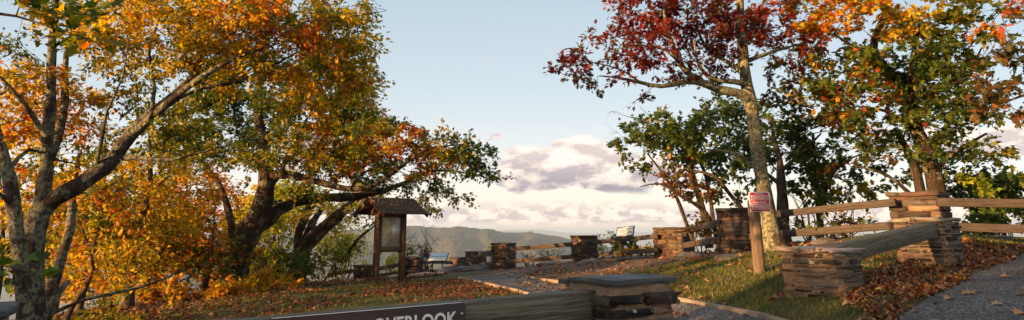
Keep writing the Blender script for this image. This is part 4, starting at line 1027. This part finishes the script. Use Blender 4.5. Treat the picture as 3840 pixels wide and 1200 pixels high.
make_tree('maple_tree','slim forked tree above the middle of the long upper rail','tree',
 [[(3080,960,15.5,.10),(3078,880,15.5,.075),(3070,760,15.5,.07),(3060,640,15.5,.05),(3050,500,15.5,.03)],[(3075,800,15.5,.05),(3095,720,15.5,.045),(3130,640,15.5,.035),(3200,590,15.4,.02),(3290,560,15.3,.01)],
  [(3130,900,15,.05),(3120,860,15,.045),(3160,830,15,.03),(3250,850,15,.015)]],
 [(3120,560,15.5,120,70,.9,1.1),(3210,640,15.3,110,60,.8,.9),(3080,480,15.6,90,60,.8,1.),(3250,730,15.3,80,40,.6,.5)],
 kind='maple',leaf=.105,pal=OAK,mat=M_DARKBARK,cr=.3,lpc=60,seed=51,twr=.004)
DENS=1.35
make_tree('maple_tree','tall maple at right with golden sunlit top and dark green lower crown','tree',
 [[(3535,960,13.3,.24),(3525,800,13.3,.18),(3510,700,13.3,.165),(3480,600,13.3,.15),(3440,500,13.3,.135),(3420,430,13.3,.12),(3370,330,13.3,.11),(3310,260,13.3,.10),(3275,190,13.3,.08),(3290,120,13.3,.06),(3330,20,13.3,.05),(3350,-150,13.3,.03)],
  [(3470,900,13.6,.11),(3462,780,13.6,.10),(3440,660,13.6,.085),(3400,560,13.7,.07),(3360,480,13.8,.05)],
  [(3300,250,13.3,.06),(3220,190,13.1,.04),(3130,130,12.9,.02)],[(3425,440,13.3,.07),(3410,300,13.1,.06),(3430,180,13,.045),(3460,60,12.9,.02)],
  [(3500,640,13.3,.06),(3600,560,13.1,.04),(3700,500,12.9,.02)],[(3440,500,13.3,.05),(3330,420,13.1,.035),(3220,400,12.9,.015)],
  [(3480,600,13.3,.06),(3560,450,13,.05),(3620,300,12.8,.035),(3680,180,12.7,.015)],[(3450,760,13.5,.05),(3330,660,13.4,.03),(3200,620,13.3,.012)]],
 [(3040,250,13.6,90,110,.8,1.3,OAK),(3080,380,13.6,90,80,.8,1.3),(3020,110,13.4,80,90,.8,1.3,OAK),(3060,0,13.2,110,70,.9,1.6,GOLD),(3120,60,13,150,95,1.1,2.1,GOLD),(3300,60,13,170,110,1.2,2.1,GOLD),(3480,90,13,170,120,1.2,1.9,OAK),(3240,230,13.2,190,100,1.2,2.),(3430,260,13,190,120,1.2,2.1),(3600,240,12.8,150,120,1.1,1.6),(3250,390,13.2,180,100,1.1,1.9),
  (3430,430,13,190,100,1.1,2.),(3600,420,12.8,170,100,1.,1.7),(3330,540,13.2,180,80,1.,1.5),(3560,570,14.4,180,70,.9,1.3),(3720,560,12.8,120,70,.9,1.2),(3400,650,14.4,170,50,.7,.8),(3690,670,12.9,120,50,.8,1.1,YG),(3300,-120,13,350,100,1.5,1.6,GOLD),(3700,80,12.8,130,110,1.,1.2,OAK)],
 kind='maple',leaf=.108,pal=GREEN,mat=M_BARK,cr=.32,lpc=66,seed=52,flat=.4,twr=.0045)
make_tree('oak_tree','oak boughs with bronze green leaves coming in from the right edge','tree',
 [[(4500,1250,10,.22),(4450,800,10,.2),(4380,400,10,.17),(4300,0,10,.12)],[(4400,500,10,.08),(4150,380,10.2,.05),(3950,340,10.4,.03),(3780,380,10.5,.015),(3700,440,10.6,.006)],
  [(4380,350,10,.09),(4150,180,10.2,.06),(3950,80,10.4,.04),(3760,60,10.5,.018)],[(4360,250,10,.05),(4100,250,10.1,.035),(3850,220,10.2,.015)]],
 [(3790,330,10.5,110,110,.8,1.5),(3800,150,10.5,110,90,.7,1.4),(3850,30,10.5,140,60,.8,1.5,GOLD),(3760,430,10.6,70,50,.5,.8),(3900,420,10.4,90,70,.6,1.),(4050,200,10.3,150,250,1.,1.)],
 kind='oak',leaf=.14,pal=[((.05,.06,.025),3),((.10,.08,.03),3),((.2,.09,.03),2),((.36,.14,.03),1)],mat=M_DARKBARK,cr=.3,lpc=42,seed=53,twr=.004)
# trees across the road behind the camera: they shade the overlook
DENS=2.1
def back_tree(x,y,H,w,den,seed,lb):
    z=gz(x,y)
    make_tree('roadside_tree',lb,'tree',[[(x,y,z-.2,.3),(x+.2,y,z+H*.35,.24),(x-.1,y+.2,z+H*.7,.12),(x,y,z+H,.04)],[(x,y,z+H*.4,.1),(x-w*.5,y+w*.3,z+H*.65,.04)],[(x,y,z+H*.4,.1),(x+w*.5,y-w*.3,z+H*.65,.04)]],
      [(x,y,z+H*.62,w*.8,H*.34,w*.8,den),(x,y,z+H*.3,w*.8,H*.22,w*.8,den*.7)],kind='oval',leaf=.36,pal=OAK,cr=.75,lpc=48,seed=seed,twr=.01,raw=True,group='roadside trees behind the viewpoint')
SUND=np.array([-.86,-.51]); SUND/=np.linalg.norm(SUND); PERP=np.array([-SUND[1],SUND[0]])
EL=math.radians(8.5)
# rows measured from the point (1,12) towards the sun, offsets across it
for i,(dist,off,H,w,den) in enumerate(BT if 'BT' in globals() else [(31,-7.5,3.4,2.6,.6),(29,-3.,5.4,2.8,1.),(31,-.1,7.4,2.5,1.8),(30,5.4,8.2,2.6,2.1),(29,9.,7.8,2.8,1.8),(33,2.7,6.6,1.1,.5)]):  # spacing leaves a gap for sun; thin last tree added to dapple it
    q=np.array([1,11])+SUND*dist+PERP*off
    back_tree(q[0],q[1],H,w,den,300+i,'unseen leafy roadside tree in the row behind the viewpoint, shading the overlook')

# ================================================================== LITTER AND GRASS
def in_poly(P,poly):
    x,y=P[:,0],P[:,1]; c=np.zeros(len(P),bool); n=len(poly); j=n-1
    for i in range(n):
        xi,yi=poly[i];xj,yj=poly[j]
        c^=((yi>y)!=(yj>y))&(x<(xj-xi)*(y-yi)/(yj-yi+1e-12)+xi); j=i
    return c
def scatter(poly,dens):
    poly=np.array(poly); lo=poly.min(0);hi=poly.max(0); n=int(np.prod(hi-lo)*dens)
    P=rng.uniform(lo,hi,(n,2)); return P[in_poly(P,poly)]
LIT=[((.36,.14,.05),3.4),((.24,.09,.045),4),((.36,.21,.12),2.4),((.42,.07,.035),1.2),((.12,.05,.038),3.4),((.20,.13,.08),2.),((.34,.035,.07),.7),((.5,.26,.06),1.)]
def litter(name,label,P,size,pal,kind='maple',lift=.010,upr=.24,nm='fallen_leaves'):
    n=len(P); Z=height(P[:,0],P[:,1]); Q=np.column_stack([P,Z+lift+rng.random(n)*.03])
    a=rng.uniform(0,2*np.pi,n); D=np.column_stack([np.cos(a),np.sin(a),rng.normal(0,.14,n)]); N=np.column_stack([rng.normal(0,upr,n),rng.normal(0,upr,n),np.ones(n)])
    o=leaves_mesh(nm,Q,D,N,size*rng.uniform(.55,1.2,n),kind,pick_cols(pal,n),M_LITTER,None,.5); meta(o,label,'fallen leaves',None,'stuff'); return o
RP=[g(3230,1200),g(3170,1130),g(3170,1080),g(3230,1030),g(3330,1000),g(3560,960),g(3600,905),(12.5,12),(14,13.5),g(3845,962),g(3760,993),g(3650,1040),g(3540,1095),g(3440,1150),g(3370,1200),(2.3,4.6)]
P=scatter(RP,430); keep=fbm(P[:,0]*1.6,P[:,1]*1.6,3,4)+.25*rng.random(len(P))>.44; P=P[keep]
litter('x','dense drift of red and brown maple leaves between the low pillars and the asphalt',P,.082,LIT)
LP_=[(-1.5,5.5),g(1200,1160),g(1700,1125),g(1950,1104),g(1722,1047),g(1560,1052),g(1100,1085),g(860,1110),g(600,1160),(-9,9),(-6,6)]
P=scatter(LP_,110); keep=fbm(P[:,0]*.9,P[:,1]*.9,3,14)+.3*rng.random(len(P))>.55; P=P[keep]
P2=scatter([g(1500,1070),g(1720,1050),g(1960,1103),g(1900,1120),g(1650,1128),g(1450,1090)],90)
litter('x','scattered red and orange leaves on the lawn in front of the notice board',np.concatenate([P,P2]),.08,[(tuple(.8*q for q in c),w_) for c,w_ in LIT])
P=scatter([g(1960,1005),g(2450,965),g(2700,935),g(3100,925),(9,13.4),g(2950,1190),(2.6,4.0),(1.2,4.2),g(1900,1040)],13)
litter('x','thin scatter of dry leaves over the path and the grass slope at right',P,.10,LIT+[((.45,.33,.2),2)])
P=scatter([g(3370,1200),g(3450,1140),g(3550,1085),g(3660,1030),g(3760,988),g(3860,945),g(3840,1000),g(3740,1060),g(3640,1130),g(3560,1200)],9)
litter('x','a few leaf scraps blown onto the margin of the asphalt',P,.06,LIT,'oak',.018)
# woodland floor
P=scatter([(-9,9),(-4,9.2),(-7,15),(-5,17),(-2,24),(-6,28),(-14,20),(-16,12)],45)
litter('x','brown leaf carpet under the woods at left',P,.16,[((.18,.09,.04),3),((.3,.14,.05),2),((.1,.06,.035),3)])
# single oak leaves lying on the asphalt
for i,(px,py,s,c,lb) in enumerate([(3598,1112,.19,(.42,.25,.12),'large tan oak leaf lying near the asphalt edge, widest of the leaves on the road'),
 (3540,1132,.15,(.5,.26,.14),'pale orange leaf at the asphalt edge, lowest of the leaves by the leaf drift'),(3636,1104,.12,(.35,.2,.12),'small brown leaf just right of the large tan oak leaf on the asphalt'),
 (3798,1116,.17,(.22,.11,.07),'dark brown oak leaf on the asphalt near the right edge'),(3748,1046,.15,(.5,.28,.12),'light orange leaf alone on the upper part of the asphalt'),
 (3710,1154,.14,(.4,.3,.2),'thin curled beige leaf flat on the asphalt in the middle of the road'),(3800,1188,.17,(.5,.22,.12),'salmon coloured leaf at the bottom right of the asphalt'),
 (3705,1131,.09,(.25,.12,.09),'tiny brown leaf between the beige leaf and the large tan leaf'),(3832,1090,.13,(.42,.22,.12),'orange brown leaf cut by the right edge of the photo')]):
    q=g(px,py); z=gz(*q)+.02; r=np.random.default_rng(600+i)
    a=r.uniform(-.5,.5)
    o=leaves_mesh('fallen_leaf',np.array([[0,0,0.]]),np.array([[math.cos(a),math.sin(a),.08]]),np.array([[r.normal(0,.1),-.25,1.]]),np.array([s*.85]),'oak',np.array([c]),M_LITTER,None,.25)
    o.location=(q[0],q[1],z); meta(o,lb,'leaf','single leaves on the asphalt')
def grass(label,poly,dens,hgt,seed,thr=.42):
    P=scatter(poly,dens); keep=fbm(P[:,0]*.7,P[:,1]*.7,4,seed)+.16*rng.random(len(P))>thr; P=P[keep]; n=len(P)
    Z=height(P[:,0],P[:,1]); a=rng.uniform(0,2*np.pi,n); w=.0035+.0004*P[:,1]; hh=hgt*rng.uniform(.5,1.3,n)
    dx=np.cos(a)*w;dy=np.sin(a)*w; lean=rng.normal(0,.45,(n,2))*hh[:,None]
    V=np.stack([np.column_stack([P[:,0]-dx,P[:,1]-dy,Z-.01]),np.column_stack([P[:,0]+dx,P[:,1]+dy,Z-.01]),np.column_stack([P+lean,Z+hh])],1).reshape(-1,3)
    cols=pick_cols([((.055,.08,.018),3),((.10,.13,.025),3),((.17,.17,.04),2),((.22,.17,.08),1.3)],n)
    o=mk('grass',V,[np.arange(3*n).reshape(-1,3)],M_BLADE,None,False,np.repeat(cols,3,0)); meta(o,label,'grass',None,'stuff')
grass('short green grass around the warning post and low pillars',[g(2300,1050),g(2450,1010),g(2700,960),g(3100,930),(7,13.5),(9,12),g(3600,990),g(3370,1195),(2.5,4.5),g(2860,1192),g(2500,1119)],900,.045,21,.40)
grass('thin green grass of the lawn in front of the notice board',LP_,420,.04,22,.44)

# ================================================================== MOUNTAINS
def ridge(prof,D,depth,amp,mat,name='mountain_ridge',seed=1,zb=-430):
    """prof: skyline (px,py) at distance D; real relief falling to the valley on both sides"""
    prof=np.array(prof,float); pxs=np.linspace(prof[0,0],prof[-1,0],300)
    pys=np.interp(pxs,prof[:,0],prof[:,1])
    t=np.concatenate([np.linspace(-1,0,70),np.linspace(0,1,20)[1:]])
    V=[]
    crest=np.array([at(a,b,D) for a,b in zip(pxs,pys)])
    for tt in t:
        y=D+tt*depth*(1+.25*np.sin(pxs*.004+seed)); s=abs(tt)
        X=crest[:,0]*(y/D); prof_z=np.cos(min(1,s)*np.pi)*.5+.5
        gull=(fbm(X/(D*.06)+seed*3,y/(D*.16),4,seed)-.47)*amp*math.sin(min(1,s*1.3)*np.pi)*1.6
        fine=(fbm(X/(D*.006),y/(D*.006),3,seed+3)-.45)*amp*.035*2
        z=zb+(crest[:,2]-zb)*prof_z+gull+fine
        V.append(np.column_stack([X,y,z]))
    n=len(pxs); V=np.concatenate(V); i=np.arange(len(t)-1)[:,None]*n; j=np.arange(n-1)[None]
    Fq=np.stack([i+j,i+j+1,i+n+j+1,i+n+j],-1).reshape(-1,4)
    o=mk(name,V,[Fq],mat,None,True); meta(o,kind='structure')
def forest_mat(name,sc,a,b,c3):
    m,nt,out=newmat(name); h=NT(nt); P=obj_co(h)
    n=h.noise(P,sc,5,.8); n2=h.noise(P,sc*.035,5,.7); vo=h.n('ShaderNodeTexVoronoi',{'Vector':P,'Scale':sc*1.6})
    c=h.ramp(h.math('ADD',h.math('MULTIPLY',n,.5),h.math('MULTIPLY',n2,.5)),[(.4,a),(.5,b),(.6,c3)])
    finish(h,out,c,.95,h.math('ADD',n,h.math('MULTIPLY',vo.outputs['Distance'],-.8)),1.,12.,.05); return m
M_FOR=forest_mat('autumn_forest',.1,(.025,.034,.02),(.07,.075,.033),(.135,.108,.048))
M_FAR=forest_mat('far_forest',.02,(.04,.05,.03),(.07,.07,.03),(.11,.09,.04))
ridge([(700,905),(1000,890),(1250,868),(1400,858),(1500,852),(1545,846),(1580,847),(1612,854),(1700,858),(1760,862),(1800,865),(1850,863),(1890,873),(1935,871),(1990,873),(2050,880),(2100,888),(2150,900),(2250,925),(2400,955),(2600,990),(2900,1040)],2600,1900,130,M_FOR,seed=1)
ridge([(1200,866),(1600,858),(1640,852),(1690,852),(1720,860),(1850,868),(1900,864),(1980,862),(2050,866),(2110,873),(2160,877),(2250,876),(2330,874),(2400,872),(2470,873),(2700,866),(3200,872),(4000,868),(5200,872)],11000,3500,120,M_FAR,seed=2)
ridge([(-2500,866),(-1000,862),(200,868),(900,864),(1150,868),(1300,866)],9000,3000,120,M_FAR,seed=4)
ridge([(-2500,869),(0,866),(1200,864),(1700,866),(2000,867),(2200,871),(2500,869),(3000,866),(5200,868)],19000,5000,120,M_FAR,seed=3)

# ================================================================== HAZE
def haze():
    V=boxv((0,9000,-200),(24000,0,0),(0,25000,0),(0,0,236)); 
    o=mk('haze',V,[BOXF],None); m,nt,out=newmat('haze_air'); h=NT(nt)
    v=h.n('ShaderNodeVolumePrincipled',{'Color':(.48,.68,1.,1),'Density':HAZE,'Anisotropy':0.}); nt.links.new(v.outputs[0],out.inputs['Volume'])
    m.volume_intersection_method='FAST' if hasattr(m,'volume_intersection_method') else 0
    o.data.materials.append(m); meta(o,None,None,None,'stuff'); o.name='haze'
HAZE=1.4e-4
haze()

# ================================================================== SKY, SUN
w=bpy.data.worlds.new("World"); S.world=w; w.use_nodes=True; nt=w.node_tree
for n in list(nt.nodes): nt.nodes.remove(n)
h=NT(nt); out=nt.nodes.new('ShaderNodeOutputWorld')
sun_dir=Vector((SUND[0]*math.cos(EL),SUND[1]*math.cos(EL),math.sin(EL)))
sky=h.n('ShaderNodeTexSky',sky_type='NISHITA',sun_disc=False); sky.sun_elevation=math.radians(12); sky.sun_rotation=math.atan2(sun_dir.x,sun_dir.y); sky.altitude=1000; sky.dust_density=1.2; sky.air_density=1.; sky.ozone_density=1.
sky.sun_elevation=EL
dirv=h.n('ShaderNodeTexCoord').outputs['Generated']; sp=h.n('ShaderNodeSeparateXYZ',{0:dirv})
yy=h.math('MAXIMUM',sp.outputs[1],.08); az=h.math('DIVIDE',sp.outputs[0],yy); el=h.math('DIVIDE',sp.outputs[2],yy)
co=h.n('ShaderNodeCombineXYZ',{0:az,1:h.math('MULTIPLY',el,2.1),2:0.}).outputs[0]
co_b=h.n('ShaderNodeVectorMath',{0:co,1:(.012,-.03,0)},operation='ADD').outputs[0]
def nz(c,s,d=6,r=.55,dist=.3): return h.noise(c,s,d,r,dist)
big=nz(co,13,7,.6,.2); bigs=nz(co_b,13,5,.55,.2); sm=nz(co,34,6,.6,.2); sms=nz(co_b,34,4,.6,.2)
def gauss(a0,e0,ra,re):
    x=h.math('DIVIDE',h.math('SUBTRACT',az,a0),ra); y=h.math('DIVIDE',h.math('SUBTRACT',el,e0),re)
    return h.math('EXPONENT',h.math('MULTIPLY',h.math('ADD',h.math('MULTIPLY',x,x),h.math('MULTIPLY',y,y)),-1.))
def PE(px,py): return (px-1920)/2495,(860-py)/2560
G=None
for (px,py,rx,ry,a) in [(2080,640,210,85,1.15),(2300,650,200,70,1.1),(2150,570,130,50,.9),(1800,535,60,14,.5),(1860,520,40,16,.35),(2560,700,120,24,.5),(3700,540,380,60,.95),(3200,500,260,40,.5),(900,600,500,60,.6),(-300,500,500,120,.8),(4600,400,500,120,.8)]:
    a0,e0=PE(px,py); q=h.math('MULTIPLY',gauss(a0,e0,rx/2495,ry/2560),a); G=q if G is None else h.math('MAXIMUM',G,q)
flat=h.mapr(el,*[ (860-738)/2560,(860-712)/2560 ],0.,1.)   # flat cloud base
m1=h.math('MULTIPLY',h.mapr(h.math('ADD',h.math('MULTIPLY',G,.8),h.math('MULTIPLY',h.math('SUBTRACT',big,.5),1.5)),.22,.36),h.n('ShaderNodeMapRange',{0:el,1:(860-742)/2560,2:(860-715)/2560,3:0.,4:1.},interpolation_type='SMOOTHSTEP').outputs[0])
low=h.math('MULTIPLY',h.mapr(el,.004,.012),h.mapr(el,.042,.024)); 
m2=h.math('MULTIPLY',low,h.mapr(h.math('ADD',sm,h.math('MULTIPLY',low,.06)),.36,.5))
# sky gradient near the horizon: bright cream band
skyA=sky.outputs[0]
sh1=h.mapr(h.math('SUBTRACT',bigs,big),-.07,.09); base_s=h.mapr(el,.052,.105)
lit1=h.math('ADD',h.math('MULTIPLY',sh1,.55),h.math('MULTIPLY',base_s,.5),clamp=True) if False else h.math('MINIMUM',h.math('ADD',h.math('MULTIPLY',sh1,.6),h.math('MULTIPLY',base_s,.45)),1.)
c1=h.ramp(lit1,[(.08,(.40,.36,.41)),(.35,(.64,.55,.55)),(.6,(.96,.81,.72)),(.9,(1.15,1.03,.92))])
lit2=h.mapr(h.math('SUBTRACT',sms,sm),-.10,.10)
c2=h.ramp(lit2,[(.1,(.62,.53,.55)),(.5,(.92,.76,.66)),(.9,(1.15,1.0,.86))])
cream=h.math('MULTIPLY',h.mapr(el,.16,.03),1.)
back1=h.n('ShaderNodeBackground',{'Color':h.mix(h.mapr(el,.0,.3,.0,.0),skyA,skyA),'Strength':.053})
grad=h.ramp(h.mapr(el,0.,.42),[(0.,(1.12,.92,.78)),(.10,(1.14,1.0,.88)),(.2,(.98,.96,.94)),(.45,(.74,.83,.88)),(1.,(.50,.65,.77))])
warm=h.mapr(sp.outputs[1],.25,-.5)
glow=h.mix(warm,grad,(1.,.83,.64))
back2=h.n('ShaderNodeBackground',{'Color':glow,'Strength':h.math('MULTIPLY',h.mapr(warm,0.,1.,1.,1.9),SKYK)})
thin=h.n('ShaderNodeMixShader',{0:h.mapr(sp.outputs[1],0.,.35,.35,.8)}); nt.links.new(back1.outputs[0],thin.inputs[1]); nt.links.new(back2.outputs[0],thin.inputs[2])
bc1=h.n('ShaderNodeBackground',{'Color':c1,'Strength':.322}); bc2=h.n('ShaderNodeBackground',{'Color':c2,'Strength':.33})
mm=h.n('ShaderNodeMixShader',{0:h.math('MULTIPLY',m2,.85)}); nt.links.new(thin.outputs[0],mm.inputs[1]); nt.links.new(bc2.outputs[0],mm.inputs[2])
mm2=h.n('ShaderNodeMixShader',{0:h.math('MULTIPLY',m1,.95)}); nt.links.new(mm.outputs[0],mm2.inputs[1]); nt.links.new(bc1.outputs[0],mm2.inputs[2])
nt.links.new(mm2.outputs[0],out.inputs[0])

sd=bpy.data.lights.new('sun','SUN'); sd.energy=5.; sd.angle=math.radians(.5); sd.color=(1.,.54,.21)
so=bpy.data.objects.new('sun',sd); COL.objects.link(so); so.rotation_euler=sun_dir.to_track_quat('Z','Y').to_euler()

# ================================================================== CAMERA
cam=bpy.data.cameras.new('camera'); co_=bpy.data.objects.new('camera',cam); COL.objects.link(co_)
co_.location=(0,0,EYE); co_.rotation_euler=(math.radians(90)+PITCH,0,0)
cam.sensor_width=36; cam.lens=24.0*2560/2560; cam.shift_y=-(600-CY)/3840; cam.clip_end=60000; cam.clip_start=.05
S.camera=co_
S.view_settings.view_transform='Standard'; S.view_settings.look='None'; S.view_settings.exposure=EXPO if 'EXPO' in globals() else 0.0; S.view_settings.gamma=1
S.cycles.max_bounces=5; S.cycles.diffuse_bounces=3; S.cycles.glossy_bounces=2; S.cycles.transmission_bounces=3; S.cycles.transparent_max_bounces=8; S.cycles.volume_bounces=0
S.cycles.use_denoising=True; S.cycles.use_adaptive_sampling=True; S.cycles.adaptive_threshold=.015
S.cycles.sample_clamp_indirect=4
